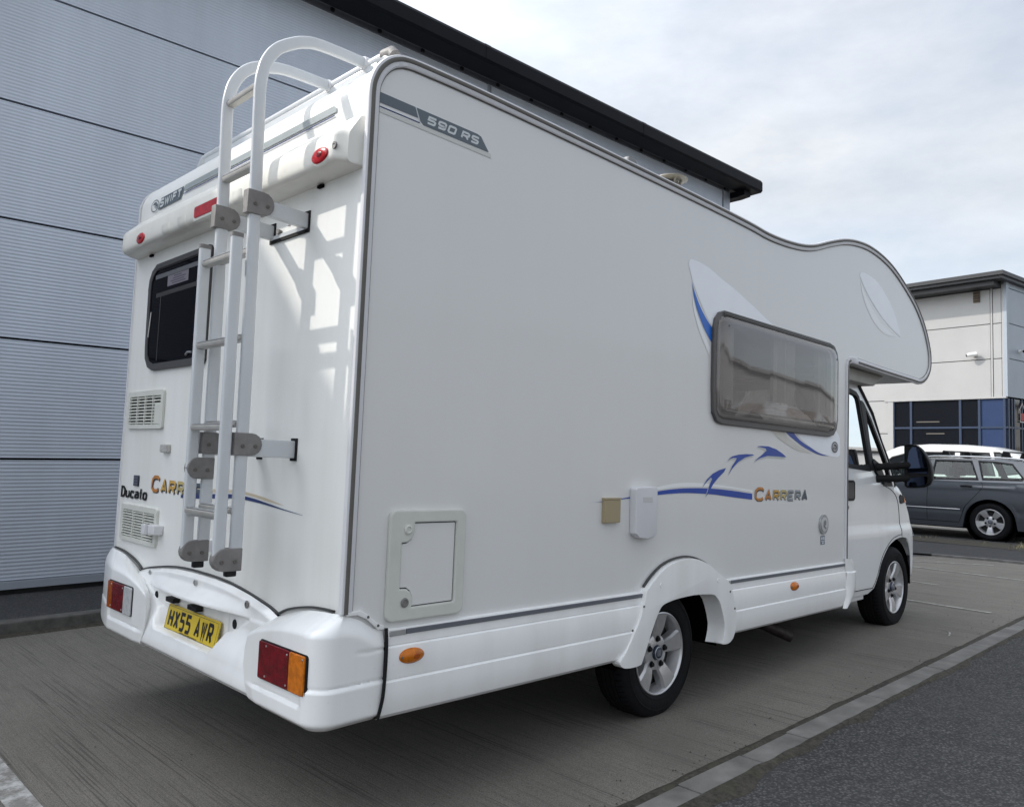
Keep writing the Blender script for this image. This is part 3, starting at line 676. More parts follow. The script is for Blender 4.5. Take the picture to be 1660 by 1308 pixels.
# rear top moulding with marker lamps ----------------------------------------
prof = [(0.002, 2.283), (-.045, 2.286), (-.082, 2.290), (-.093, 2.294), (-.1005, 2.302), (-.104, 2.314), (-.1045, 2.340), (-.102, 2.384), (-.098, 2.397), (-.088, 2.409), (-.050, 2.447), (-.030, 2.467), (-.018, 2.478), (.002, 2.486)]
ys_ = [.024, .0245, .034, .043, .052, .061, .070, .082, .11, .16, .22] + [.3 + i * .1 for i in range(17)] + [2.0, 2.06, 2.11, 2.138, 2.150, 2.159, 2.168, 2.177, 2.186, 2.1955, 2.196]
rows = []
for y in ys_:
    e = min(y - .024, 2.196 - y); f = .60 + .40 * sst(.006, .056, e)
    if e < .001: f = .02
    rows.append([((x * f), y, z) for (x, z) in prof])
mb = MB(); mb.grid(rows); mb.build('top_moulding', CREAM, van, smooth=40)
for yc in (.80, 1.36, 1.55):                                       # moulded strap ribs
    mb = MB(); sec = [(x - .005, z) for (x, z) in prof[1:7]]
    mb.grid([[(x + (.006 if k in (0, 3) else 0), yc + dyy, z) for (x, z) in sec] for k, dyy in enumerate((-.045, -.038, .038, .045))]); mb.build('moulding_rib', CREAM, van, smooth=50)
for yc in (.045, 2.175):
    pass
def lens_dome(name, yc, zc, a, b, x0, d, m, parent=van):
    rows = []
    for k in range(6):
        t = k / 5 * pi / 2
        rows.append([(x0 - d * sin(t), yc + a * cos(t) * cos(2 * pi * j / 22), zc + b * cos(t) * sin(2 * pi * j / 22)) for j in range(22)])
    q = MB(); q.grid(rows, closev=True); q.f.append(tuple(range(5 * 22, 6 * 22))); return q.build(name, m, parent, smooth=70)
for yc in (.150, 1.872):
    lens_dome('marker_surround', yc, 2.326, .072, .040, -.094, .016, CREAM)
    l_ = lens_dome('marker_lamp', yc, 2.326, .056, .029, -.105, .010, REDB)
    lens_dome('lens_ring', yc - .008, 2.326, .018, .010, -.1145, .0025, RED, l_)
mb = MB(); mb.prism(rrect(.91, 1.215, 2.300, 2.352, .012), lambda y, z: (-.090, y, z), lambda y, z: (-.110, y, z)); mb.build('brake_lamp', REDB, van, bevel=.003)
mb = MB(); mb.prism(rrect(.895, 1.23, 2.289, 2.363, .016), lambda y, z: (-.085, y, z), lambda y, z: (-.1055, y, z)); mb.build('lamp_surround', CREAM, van, bevel=.003)
for yc in (.066, 2.135):
    mb = MB(); mb.lathe([(.013, 0), (.013, .006), (.006, .006), (.005, .001), (0, .001)], lambda r, a, d: (-.096 - d, yc + r * cos(a), 2.345 + r * sin(a)), 14); mb.build('moulding_screw', GREYC, van)
for yc in (.30, 1.98):
    mb = MB(); mb.box(-.012, -.001, yc - .018, yc + .018, 2.268, 2.279); mb.build('drain_plug', DARK, van, smooth=0)

# roof rail ------------------------------------------------------------------
mb = MB(); mb.tube(bez((.23, .20, 2.735), (.23, .20, 2.872), (.23, .30, 2.872), 8) + bez((.23, 1.92, 2.872), (.23, 2.02, 2.872), (.23, 2.02, 2.735), 8), .019, 12); mb.build('roof_rail', LADW, van)
mb = MB(); mb.box(.215, .245, .30, 1.92, 2.74, 2.856); mb.build('rail_infill', LADW, van, bevel=.004)
mb = MB(); mb.tube([(.23, .195, 2.85), (.23, .215, 2.872), (.23, .27, 2.876)], .024, 12); mb.build('rail_end', GREYC, van)
# rooftop: cowl, vent, skylight
FX, FY = 2.18, .20
AIV = mat('aged_ivory', (.17, .155, .125), .5, var=.2)
mb = MB(); mb.lathe([(0, 0), (.075, 0), (.075, .02), (.058, .03), (.058, .125), (.050, .135), (.0, .135)], lambda r, a, d: (FX + r * cos(a), FY + r * sin(a), 2.74 + d), 20)
ch = mb.build('flue_cowl', AIV, van)
mb = MB(); mb.lathe([(0, .198), (.070, .194), (.094, .185), (.096, .178), (.080, .174), (0, .172)], lambda r, a, d: (FX + r * cos(a), FY + r * sin(a), 2.722 + d), 24); mb.build('cowl_cap', AIV, ch)
for k in range(6):
    a = k * pi / 3; mb = MB(); mb.tube([(FX + .048 * cos(a), FY + .048 * sin(a), 2.87), (FX + .066 * cos(a), FY + .066 * sin(a), 2.918)], .008, 6); mb.build('cowl_fin', AIV, ch)
mb = MB(); mb.prism([(1.66, 2.74), (1.675, 2.870), (1.70, 2.876), (1.75, 2.868), (1.78, 2.74)], lambda x, z: (x, .12, z), lambda x, z: (x, .30, z)); mb.build('roof_vent', mat('vent_grey', (.16, .165, .17), .5), van, bevel=.012)
mb = MB(); mb.box(2.5, 3.0, 1.1, 1.6, 2.74, 2.80); mb.build('skylight', MATS['vent_grey'], van, bevel=.02)

# rear decals ----------------------------------------------------------------
def rear(o=.0016): return lambda y, z: (-o, y, z)
def rdec(name, poly, m, o=.0016, par=van):
    q = MB(); q.flat(poly, rear(o)); return q.build(name, m, par, smooth=0)
rdec('rear_stripe', [(.222, 2.551), (.228, 2.567), (.245, 2.574), (1.602, 2.574), (1.612, 2.545), (.222, 2.545)], DECR, .005)
rdec('rear_pinstripe', [(.232, 2.531), (1.618, 2.531), (1.618, 2.5360), (.232, 2.5360)], DECN, .005)
box_ = rdec('name_panel', [(1.612, 2.572), (1.905, 2.572), (1.945, 2.514), (1.652, 2.514)], DECG, .005)
wds = {'I': .42, 'W': 1.25}
text_mb('SWIFT', 0, 0, .050, .044, .0105, .010, lambda u, v, k: (-.0072 - k, 1.918 - u, 2.521 + v), slant=.3, widths=wds).build('name_lettering', LETW, box_, smooth=0)
mb = MB(); R0 = [(1.985 + .052 * cos(2 * pi * k / 28), 2.545 + .030 * sin(2 * pi * k / 28)) for k in range(29)]
Lf, Rt = ribbon(R0, .0055); mb.grid([[rear(.006)(*p) for p in Lf], [rear(.006)(*p) for p in Rt]])
mb.flat([(2.022, 2.553), (1.99, 2.566), (1.965, 2.562), (1.955, 2.548), (1.965, 2.522), (1.974, 2.545), (1.995, 2.552)], rear(.0064)); mb.flat([(1.99, 2.546), (1.976, 2.540), (1.975, 2.526), (1.982, 2.53)], rear(.0068)); mb.build('round_emblem', DECG, van, smooth=0)
# model word, coloured letter by letter, with a dark drop edge
def word(fn, shade, hC, hs, wC, ws, gap, par, name):
    t = link(name, None, par); t.empty_display_size = .05
    u = 0
    for i, ch in enumerate('CARRERA'):
        w = wC if i == 0 else ws; h = hC if i == 0 else hs; st = h * (.22 if i == 0 else .26)
        cm = [C_OR, C_OR, C_GO, C_YE, C_GR, C_GR, C_DG] if not shade else [C_OR, C_GO, C_GO, C_YE, C_GR, C_DG, C_DG]
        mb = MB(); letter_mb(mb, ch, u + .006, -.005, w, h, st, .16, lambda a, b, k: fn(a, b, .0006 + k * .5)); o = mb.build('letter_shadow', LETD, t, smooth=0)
        mb = MB(); letter_mb(mb, ch, u, 0, w, h, st * .86, .16, lambda a, b, k: fn(a, b, .0020 + k * .5)); mb.build('letter', cm[i], t, smooth=0)
        u += w + gap
    return t
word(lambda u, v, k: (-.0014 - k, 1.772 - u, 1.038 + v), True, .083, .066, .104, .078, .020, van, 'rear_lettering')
mb = text_mb('Ducato', 0, 0, .052, .060, .0105, .0125, lambda u, v, k: (-.006 - k, 2.170 - u, .990 + v), slant=.04, thick=.004, widths={'D': 1.05, 't': .62}); mb.build('make_badge', BLACKP, van, smooth=0)
mb = MB(); mb.box(-.008, -.001, 1.930, 1.998, 1.056, 1.112); bd = mb.build('square_badge', mat('badge_navy', (.008, .010, .03), .3, coat=.5), van, bevel=.003)
for k in range(3):
    mb = MB(); mb.box(-.0095, -.0078, 1.938, 1.99, 1.067 + k * .015, 1.0705 + k * .015); mb.build('badge_bar', mat('badge_bar', (.10, .11, .16), .3), bd, smooth=0)
up = [(1.40, 1.064), (1.206, 1.080), (1.099, 1.084), (.99, 1.089), (.882, 1.0915), (.764, 1.090), (.68, 1.084), (.591, 1.0755), (.433, 1.053)]
lo_ = [(.51, 1.058), (.589, 1.064), (.68, 1.073), (.762, 1.079), (.88, 1.080), (.99, 1.0765), (1.097, 1.070), (1.206, 1.066), (1.40, 1.058)]
rdec('tan_swoosh', up + lo_, DECT)
rdec('blue_swoosh', [(1.40, 1.046), (1.206, 1.057), (1.10, 1.063), (1.026, 1.067), (.88, 1.074), (.761, 1.072), (.67, 1.066), (.588, 1.057), (.44, 1.0405), (.299, 1.028), (.299, 1.0268), (.44, 1.0365), (.587, 1.048), (.67, 1.053), (.759, 1.057), (.877, 1.057), (1.023, 1.047), (1.12, 1.042), (1.234, 1.034), (1.40, 1.028)], DECN, .0024)

# rear window ----------------------------------------------------------------
fo = [(1.24, 1.65), (1.84, 1.651), (1.905, 1.672), (1.945, 1.72), (1.955, 1.78), (1.965, 2.08), (1.957, 2.135), (1.925, 2.18), (1.87, 2.208), (1.24, 2.208), (1.225, 2.19), (1.225, 1.668)]
rw = MB(); fi = offset_poly(fo, .034); rw.prism(fo, rear(.0), rear(.016), holes=[fi]); rwo = rw.build('rear_window', WFRAME, van, bevel=.004)
mb = MB(); mb.prism(offset_poly(fo, .026), rear(.004), rear(.011)); mb.build('pane', DGLASS, rwo, bevel=.002)
mb = MB(); mb.box(-.022, -.006, 1.235, 1.86, 2.178, 2.199); mb.build('hinge_rail', WFRAME, rwo, bevel=.004)
mb = MB(); mb.box(-.0125, -.0113, 1.27, 1.88, 2.128, 2.150); mb.build('seal_line', mat('seal_grey', (.10, .10, .11), .4), rwo, smooth=0)
st_ = MB(); st_.box(-.0124, -.0113, 1.467, 1.72, 2.072, 2.126); so_ = st_.build('sticker', mat('sticker_lilac', (.17, .16, .19), .6), rwo, smooth=0)
mb = MB()
for k, (a, b) in enumerate(((1.50, 1.66), (1.52, 1.68), (1.50, 1.655), (1.55, 1.64))): mb.box(-.0129, -.0123, a, b, 2.080 + k * .0115, 2.084 + k * .0115)
mb.build('sticker_print', mat('sticker_print', (.04, .03, .06), .6), so_, smooth=0)
mb = MB(); mb.box(-.0122, -.0113, 1.30, 1.86, 2.03, 2.052); mb.box(-.0122, -.0113, 1.79, 1.80, 1.70, 2.03); mb.build('blind_rail', mat('blind_brown', (.022, .018, .018), .5), rwo, smooth=0)
mb = MB(); mb.tube([(-.013, 1.925, 1.83), (-.013, 1.905, 1.96)], .0035, 6); mb.build('stay_rod', STEEL, rwo)
mb = MB(); mb.tube([(-.013, 1.43, 1.705), (-.016, 1.40, 1.716), (-.013, 1.36, 1.712)], .006, 6); mb.build('catch', STEEL, rwo)

# fridge vents ---------------------------------------------------------------
def fridge_vent(y0, y1, z0, z1, rows_, cols):
    o = MB(); out = rrect(y0, y1, z0, z1, .016); inn = rrect(y0 + .030, y1 - .030, z0 + .022, z1 - .028, .004)
    o.prism(out, rear(0), rear(.014), holes=[inn]); v = o.build('fridge_vent', IVORY, van, bevel=.003)
    q = MB(); q.box(-.003, -.001, y0 + .028, y1 - .028, z0 + .02, z1 - .026); q.build('vent_back', mat('vent_dark', (.035, .030, .025), .8), v, smooth=0)
    a, b = z0 + .022, z1 - .028; dz = (b - a) / rows_
    me = None
    for k in range(rows_):
        z = a + dz * (k + .5)
        q = MB(); q.prism([(-.003, z + dz * .34), (-.012, z + dz * .06), (-.013, z - dz * .20), (-.010, z - dz * .20), (-.009, z + dz * .02), (-.003, z + dz * .22)], lambda x, zz: (x, y0 + .029, zz), lambda x, zz: (x, y1 - .029, zz)); q.build('slat', IVORY, v, smooth=0)
    for c in range(1, cols):
        y = y0 + .03 + (y1 - y0 - .06) * c / cols
        q = MB(); q.box(-.0135, -.002, y - .004, y + .004, a - .001, b + .001); q.build('divider', IVORY, v, smooth=0)
    return v
v1 = fridge_vent(1.664, 2.140, 1.353, 1.549, 9, 4)
mb = MB(); mb.box(-.0145, -.003, 1.694, 1.765, 1.376, 1.48); mb.build('vent_blank', IVORY, v1, bevel=.002)
fridge_vent(1.642, 2.125, .772, .959, 10, 3)
mb = MB(); mb.box(-.045, 0, 1.578, 1.672, .838, .884); kn = mb.build('vent_catch', TRIMW, van, bevel=.008)
mb = MB(); mb.box(-.062, -.040, 1.655, 1.705, .834, .886); mb.build('catch_head', TRIMW, kn, bevel=.008)
mb = MB(); mb.box(-.05, 0, .985, 1.055, .822, .872); mb.build('door_catch', TRIMW, van, bevel=.008)
mb = MB(); mb.box(-.022, 0, 1.560, 1.645, 1.236, 1.276); mb.build('small_lamp', mat('lamp_grey', (.45, .44, .42), .3, var=.2, vscale=30), van, bevel=.006)

# ladder ---------------------------------------------------------------------
lad = link('ladder', None, van)
def sup(c, e): return (abs(c) ** e) * (1 if c >= 0 else -1)
OV = [(.023 * sup(cos(2 * pi * (k + .5) / 16), .55), .0125 * sup(sin(2 * pi * (k + .5) / 16), .55)) for k in range(16)]
YR, YL = .394, .664
for yy in (YR, YL):
    hz = 2.874 if yy == YR else 2.862
    path = [(-.209, yy, .845), (-.213, yy, 1.6), (-.222, yy, 2.25), (-.230, yy, 2.60)] + smooth_line([(-.230, yy, 2.63), (-.214, yy, 2.71), (-.178, yy, 2.775), (-.125, yy, 2.82), (-.06, yy, hz - .018), (.02, yy, hz), (.225, yy, hz + .008)], 5)[1:]
    sec = [(a, b) for (a, b) in OV]
    rows = []
    P = [Vector(p) for p in path]
    for i, p in enumerate(P):
        d = (P[min(i + 1, len(P) - 1)] - P[max(i - 1, 0)]).normalized(); n = Vector((d.z, 0, -d.x)); b = Vector((0, 1, 0))
        rows.append([p + n * s0 + b * s1 for (s0, s1) in sec])
    mb = MB(); mb.grid(rows, closev=True); mb.f.append(tuple(range(16))); mb.build('rail', LADW, lad, smooth=60)
    mb = MB(); mb.tube([(.21, yy, hz + .007), (.245, yy, hz + .008)], .027, 12); mb.build('rail_socket', TRIMW, lad)
    # folded lower section
    mb = MB(); mb.tube([(-.272, yy, .86), (-.276, yy, 1.5), (-.280, yy, 2.043)], .02, sec=[(a * .95, b) for (a, b) in OV], up=(1, 0, 0)); mb.build('folded_rail', LADW, lad, smooth=60)
    mb = MB(); mb.tube([(-.280, yy, 2.030), (-.280, yy, 2.046)], .02, sec=[(a * 1.0, b * 1.06) for (a, b) in OV], up=(1, 0, 0)); mb.build('rail_cap', GREYC, lad, smooth=60)
def rung(x, z, grey=False):
    mb = MB(); sec = [(.017, .006), (.013, .011), (-.013, .011), (-.017, .006), (-.017, -.006), (-.010, -.011), (.010, -.011), (.017, -.006)]
    mb.tube([(x, YR + .006, z), (x, YL - .006, z)], .02, sec=sec, up=(1, 0, 0)); r = mb.build('rung', mat('rung_grey', (.42, .41, .39), .4, metal=.2, var=.1, vscale=12), lad, smooth=40)
    q = MB(); q.box(x - .014, x + .014, YR + .013, YL - .013, z + .0112, z + .0135); q.build('tread_strip', ALU, r, smooth=0)
    return r
for z in (2.625, 2.318, 1.99, 1.668, 1.352, 1.04): rung(-.222, z)
for z in (1.968, 1.650, 1.338, 1.026): rung(-.276, z)
for z in (1.026,):
    mb = MB(); mb.tube([(-.276, YR + .01, z - .004), (-.276, YL - .01, z - .004)], .016, 10); mb.build('tube_rung', ALU, lad)
def dplate(poly, y, name='clamp'):
    """cast clamp: two cheeks round the rail joined by a web"""
    mb = MB(); mb.prism(poly, lambda x, z: (x, y - .019, z), lambda x, z: (x, y + .019, z)); o = mb.build(name, GREYC, lad, bevel=.004)
    xs_ = [p[0] for p in poly]; zs_ = [p[1] for p in poly]; cx, cz = sum(xs_) / len(xs_), sum(zs_) / len(zs_)
    for k, (u, v) in enumerate(((.28, .42), (.74, .42))):
        q = MB(); q.lathe([(.0075, 0), (.0075, .003), (.004, .004), (0, .002)], lambda r, a, d: (min(xs_) + (max(xs_) - min(xs_)) * u + r * cos(a), y - .019 - d, min(zs_) + (max(zs_) - min(zs_)) * v + r * sin(a)), 12); q.build('rivet', TRIMD, o)
    return o
def dshape(x0, x1, z0, z1, right=True, sag=.0):
    r = (z1 - z0) / 2; n = 8
    if right: return [(x0, z1), (x0, z0), (x1 - r, z0 + sag)] + [(x1 - r + r * sin(pi * k / n), (z0 + z1) / 2 + sag / 2 - r * cos(pi * k / n)) for k in range(1, n)] + [(x1 - r, z1)]
    return [(x1, z0), (x1, z1), (x0 + r, z1)] + [(x0 + r - r * sin(pi * k / n), (z0 + z1) / 2 + r * cos(pi * k / n)) for k in range(1, n)] + [(x0 + r, z0)]
dplate(dshape(-.258, -.150, 2.127, 2.216), YR); dplate(dshape(-.258, -.152, 2.122, 2.212), YL)
dplate(dshape(-.246, -.140, 1.240, 1.322), YR); dplate(dshape(-.246, -.152, 1.240, 1.324), YL)
dplate(dshape(-.296, -.192, 1.144, 1.226, False), YL, 'latch'); dplate(dshape(-.296, -.192, .832, .912, False), YL, 'fold_hinge'); dplate(dshape(-.297, -.190, .828, .909, False), YR, 'fold_hinge')
for yy in (YR, YL):
    mb = MB(); mb.box(-.245, -.205, yy - .014, yy + .014, .808, .834); mb.build('rubber_foot', BLACKP, lad, bevel=.006)
# stand-off arms and wall plates
for yy in (YR, YL):
    mb = MB(); mb.prism([(-.205, 2.195), (-.205, 2.135), (0, 2.126), (0, 2.186)], lambda x, z: (x, yy - .013, z), lambda x, z: (x, yy + .013, z)); mb.build('stand_off_arm', LADW, lad, bevel=.005)
    mb = MB(); mb.box(-.20, 0, yy - .013, yy + .013, 1.236, 1.302); mb.build('stand_off_arm', LADW, lad, bevel=.005)
    mb = MB(); mb.box(-.004, 0, yy - .026, yy + .020, 1.226, 1.312); mb.build('gasket', RUBBER, lad, smooth=0)
    mb = MB(); mb.box(-.005, 0, yy - .022, yy + .020, 2.112, 2.196); mb.build('gasket', RUBBER, lad, smooth=0)
mb = MB(); mb.box(-.010, -.002, YR, YL, 2.124, 2.140); mb.build('wall_plate', LADW, lad, smooth=0)
mb = MB(); mb.box(-.008, -.0, YR, YL, 2.112, 2.125); mb.build('gasket', RUBBER, lad, smooth=0)
mb = MB(); mb.tube([(-.002, .475, 2.168), (-.055, .475, 2.176)], .013, 10); mb.tube([(-.03, .475, 2.172), (-.034, .475, 2.146)], .007, 8); mb.build('lock_barrel', TRIMW, lad)
for yy in (.43, .60):
    mb = MB(); mb.tube([(-.002, yy, 2.150), (-.016, yy, 2.150)], .011, 10); mb.build('plate_bolt', GREYC, lad)

# right flank decals ---------------------------------------------------------
def sdec(name, poly, m, o=.0016, par=van, n=0):
    q = MB(); q.flat(poly, side_pt(o)); return q.build(name, m, par, smooth=0)
def sm(pts, n=5): return [(p[0], p[1]) for p in smooth_line([(a, b, 0) for a, b in pts], n)]
sdec('side_stripe', [(.020, 2.529), (.020, 2.568), (.196, 2.568), (.211, 2.531)], DECG)
gp = sdec('model_panel', [(.201, 2.568), (.512, 2.568), (.533, 2.563), (.546, 2.548), (.578, 2.512), (.240, 2.512), (.222, 2.523)], DECG)
sdec('side_pinstripe', [(.020, 2.513), (.022, 2.517), (.219, 2.517), (.223, 2.513)], DECN)
sdec('side_pale_stripe', [(.022, 2.494), (.022, 2.508), (.590, 2.508), (.592, 2.491)], mat('decal_pearl', (.60, .61, .58), .4))
sdec('panel_edge', [(.197, 2.568), (.2005, 2.568), (.2215, 2.5225), (.2185, 2.5225)], LETW, .0020)
text_mb('590 RS', 0, 0, .042, .034, .0088, .0090, lambda u, v, k: (.250 + u, -.0024 - k, 2.5225 + v), slant=.35, space=.45).build('model_lettering', LETW, gp, smooth=0)
A1 = sm([(2.073, 2.355), (2.078, 2.378), (2.095, 2.391), (2.123, 2.393), (2.20, 2.390), (2.281, 2.379), (2.43, 2.341), (2.55, 2.314), (2.666, 2.282), (2.80, 2.245), (2.95, 2.197), (3.12, 2.15)], 3)
sdec('pale_leaf', A1 + [(2.36, 2.12), (2.335, 2.06)] + sm([(2.326, 2.054), (2.26, 2.105), (2.201, 2.168), (2.150, 2.225), (2.111, 2.280)], 3), DECP)
sdec('blue_slash', sm([(2.108, 2.268), (2.139, 2.214), (2.202, 2.140), (2.27, 2.082), (2.335, 2.040)], 3) + [(2.33, 1.965)] + sm([(2.311, 1.972), (2.232, 2.040), (2.159, 2.133), (2.124, 2.205)], 3), mat('decal_bright_blue', (.006, .13, .56), .35), .0022)
sdec('whitish_slash', sm([(2.108, 2.24), (2.125, 2.136), (2.16, 2.06), (2.208, 1.989), (2.30, 1.890)], 3) + sm([(2.302, 1.935), (2.224, 2.020), (2.151, 2.125), (2.118, 2.20)], 3), DECW, .0019)
sdec('pale_wedge', sm([(3.351, 1.530), (3.42, 1.492), (3.517, 1.456), (3.62, 1.424), (3.734, 1.400), (3.85, 1.388), (3.947, 1.382), (4.026, 1.385), (4.055, 1.41), (4.057, 1.47), (4.039, 1.53), (3.99, 1.565)], 3) + [(3.9, 1.56)], DECP)
sdec('blue_slash', sm([(3.19, 1.530), (3.311, 1.530), (3.36, 1.502), (3.42, 1.476), (3.50, 1.452), (3.588, 1.431), (3.66, 1.412), (3.734, 1.398), (3.866, 1.3855)], 3) + sm([(3.764, 1.3845), (3.68, 1.393), (3.589, 1.409), (3.50, 1.427), (3.42, 1.448), (3.34, 1.474), (3.286, 1.491)], 3), DECB, .0022)
sdec('sand_slash', sm([(3.00, 1.525), (3.17, 1.525), (3.24, 1.490), (3.313, 1.465), (3.448, 1.428), (3.603, 1.392)], 3) + sm([(3.449, 1.3985), (3.36, 1.410), (3.287, 1.427), (3.20, 1.450), (3.12, 1.473)], 3), DECS, .0018)
for pts in ([(2.851, 1.406), (2.88, 1.411), (2.915, 1.414), (2.998, 1.415), (3.097, 1.402), (3.185, 1.378), (3.237, 1.357), (3.18, 1.3555), (3.123, 1.357), (2.988, 1.356), (2.894, 1.339), (2.825, 1.318), (2.89, 1.348), (2.94, 1.370), (2.975, 1.389), (2.962, 1.400), (2.903, 1.4065)],
            [(2.519, 1.314), (2.545, 1.330), (2.57, 1.340), (2.634, 1.351), (2.722, 1.358), (2.801, 1.3595), (2.824, 1.354), (2.78, 1.349), (2.712, 1.336), (2.636, 1.309), (2.573, 1.272), (2.532, 1.234), (2.567, 1.283), (2.609, 1.317), (2.617, 1.331), (2.581, 1.331), (2.55, 1.325)],
            [(2.259, 1.165), (2.28, 1.186), (2.301, 1.204), (2.359, 1.236), (2.428, 1.258), (2.500, 1.271), (2.48, 1.249), (2.42, 1.216), (2.366, 1.179), (2.314, 1.126), (2.295, 1.111), (2.327, 1.173), (2.353, 1.208), (2.338, 1.214), (2.302, 1.193)]):
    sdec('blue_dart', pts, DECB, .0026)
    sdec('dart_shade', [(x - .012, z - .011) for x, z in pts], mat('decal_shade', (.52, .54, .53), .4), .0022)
bu = sm([(1.29, 1.085), (1.391, 1.0895), (1.592, 1.108), (1.784, 1.132), (1.945, 1.147), (2.122, 1.155), (2.36, 1.154), (2.565, 1.144), (2.807, 1.126)], 4)
bl = sm([(2.808, 1.091), (2.566, 1.107), (2.361, 1.122), (2.123, 1.129), (1.946, 1.125), (1.785, 1.115), (1.592, 1.102), (1.392, 1.087)], 4)
sdec('blue_band', bu + bl, DECB, .0020)
sdec('pale_band', sm([(1.70, 1.135), (1.783, 1.152), (1.987, 1.178), (2.167, 1.184), (2.46, 1.173), (2.812, 1.146)], 4) + sm([(2.812, 1.133), (2.46, 1.160), (2.122, 1.163), (1.944, 1.155), (1.784, 1.138)], 4), DECW, .0017)
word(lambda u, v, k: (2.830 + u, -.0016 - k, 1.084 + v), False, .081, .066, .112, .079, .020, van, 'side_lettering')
# small emblems
def ring_disc(name, cx, cz, a, b, m, o0, o1): q = MB(); q.prism(ell(cx, cz, a, b, 28), side_pt(o0), side_pt(o1)); return q.build(name, m, van, bevel=.0015)
em = ring_disc('round_emblem', 3.961, 1.4505, .052, .040, mat('emblem_silver', (.50, .51, .53), .3, metal=.5), .0, .006)
mb = MB(); Lf, Rt = ribbon([(3.961 + .045 * cos(2 * pi * k / 24), 1.4505 + .034 * sin(2 * pi * k / 24)) for k in range(25)], .008); mb.grid([[side_pt(.0066)(*p) for p in Lf], [side_pt(.0066)(*p) for p in Rt]])
mb.flat([(3.93, 1.46), (3.955, 1.472), (3.985, 1.465), (3.992, 1.45), (3.985, 1.43), (3.975, 1.452), (3.955, 1.458)], side_pt(.0070)); mb.flat([(3.962, 1.45), (3.972, 1.447), (3.968, 1.425), (3.96, 1.432)], side_pt(.0074)); mb.flat([(3.932, 1.448), (3.948, 1.452), (3.946, 1.428), (3.936, 1.434)], side_pt(.0074)); mb.build('emblem_mark', LETD, em, smooth=0)
ov = ring_disc('oval_emblem', 3.787, .921, .067, .066, mat('emblem_pewter', (.40, .41, .42), .35, metal=.6, var=.15, vscale=30), .0, .012)
mb = MB(); mb.prism(ell(3.787, .921, .048, .048, 24), side_pt(.012), side_pt(.015)); o_ = mb.build('emblem_face', mat('emblem_pale', (.60, .61, .62), .3, metal=.3), ov, bevel=.001)
mb = MB(); mb.flat([(3.765, .905), (3.77, .94), (3.79, .952), (3.81, .94), (3.806, .918), (3.79, .91), (3.815, .892), (3.80, .888), (3.778, .898)], side_pt(.0158)); mb.build('emblem_mark', mat('emblem_line', (.20, .21, .22), .4), o_, smooth=0)
sk_ = sdec('small_sticker', [(3.753, .785), (3.818, .785), (3.818, .843), (3.753, .843)], mat('sticker_blue', (.10, .14, .22), .4), .0018)
mb = MB()
for (a, b, c, d) in ((3.760, 3.782, .816, .836), (3.789, 3.811, .816, .836), (3.760, 3.811, .805, .810), (3.772, 3.80, .790, .801)): mb.flat([(a, c), (b, c), (b, d), (a, d)], side_pt(.0024))
mb.build('sticker_print', LETW, sk_, smooth=0)
sdec('pale_leaf', sm([(4.39, 2.750), (4.40, 2.772), (4.422, 2.784), (4.460, 2.790), (4.504, 2.791), (4.691, 2.779), (4.80, 2.748), (4.904, 2.703), (5.0, 2.653), (5.09, 2.590), (5.17, 2.507), (5.245, 2.407)], 3) + sm([(5.243, 2.405), (5.10, 2.432), (4.943, 2.473), (4.79, 2.522), (4.659, 2.580), (4.54, 2.640), (4.456, 2.695)], 3), DECP)
sdec('pale_leaf_edge', sm([(4.402, 2.724), (4.435, 2.678), (4.49, 2.630), (4.625, 2.546), (4.73, 2.494), (4.835, 2.451), (4.98, 2.416), (5.129, 2.395)], 3) + sm([(5.03, 2.385), (4.907, 2.382), (4.78, 2.404), (4.66, 2.447), (4.56, 2.510), (4.491, 2.565), (4.43, 2.640)], 3), DECW)

# flank window: bulged smoked acrylic ---------------------------------------
wf = [(2.318, 1.72), (2.318, 2.05), (2.335, 2.105), (2.375, 2.145), (2.43, 2.163), (3.84, 2.168), (3.92, 2.150), (3.962, 2.110), (3.98, 2.05), (3.978, 1.64), (3.958, 1.575), (3.91, 1.532), (3.84, 1.516), (2.43, 1.514), (2.365, 1.528), (2.328, 1.575)]
wf = [(a, b) for a, b in wf]
mb = MB(); mb.prism(wf, side_pt(0), side_pt(.020), holes=[offset_poly(wf, .040)]); fw = mb.build('flank_window', mat('acrylic_frame', (.085, .08, .078), .4, var=.1), van, bevel=.005)
mb = MB(); mb.box(2.42, 3.87, -.032, -.012, 2.130, 2.155); mb.build('hinge_rail', mat('hinge_rail_grey', (.12, .115, .11), .4), fw, bevel=.006)
mb = MB(); mb.box(2.42, 3.87, -.0335, -.030, 2.136, 2.1385); mb.box(2.42, 3.87, -.0335, -.030, 2.147, 2.1495); mb.build('rail_groove', DARK, fw, smooth=0)
ACR = glass('smoked_acrylic', (.84, .82, .80), 1.2, .02, base=((.43, .39, .37), .27), ior=1.55)
def bulge_pane():
    base = offset_poly(wf, .030); mb = MB(); rows = []
    for k, (sc, o) in enumerate(((0, .020), (.012, .027), (.035, .033), (.10, .040), (.2, .044), (.4, .048), (.7, .050))):
        rows.append([(p[0] + (3.15 - p[0]) * sc * (.6 if sc < .3 else 1), -o, p[1] + (1.84 - p[1]) * sc) for p in base])
    mb.grid(rows, closev=True); mb.f.append(tuple(6 * len(base) + i for i in range(len(base)))); return mb
bulge_pane().build('pane', ACR, fw, smooth=70)
for (x, z) in ((2.44, 2.075), (3.91, 2.06)):
    mb = MB(); mb.lathe([(.008, 0), (.006, .003), (0, .003)], lambda r, a, d: (x + r * cos(a), -.040 - d, z + r * sin(a)), 10); mb.build('pane_stud', TRIMD, fw)
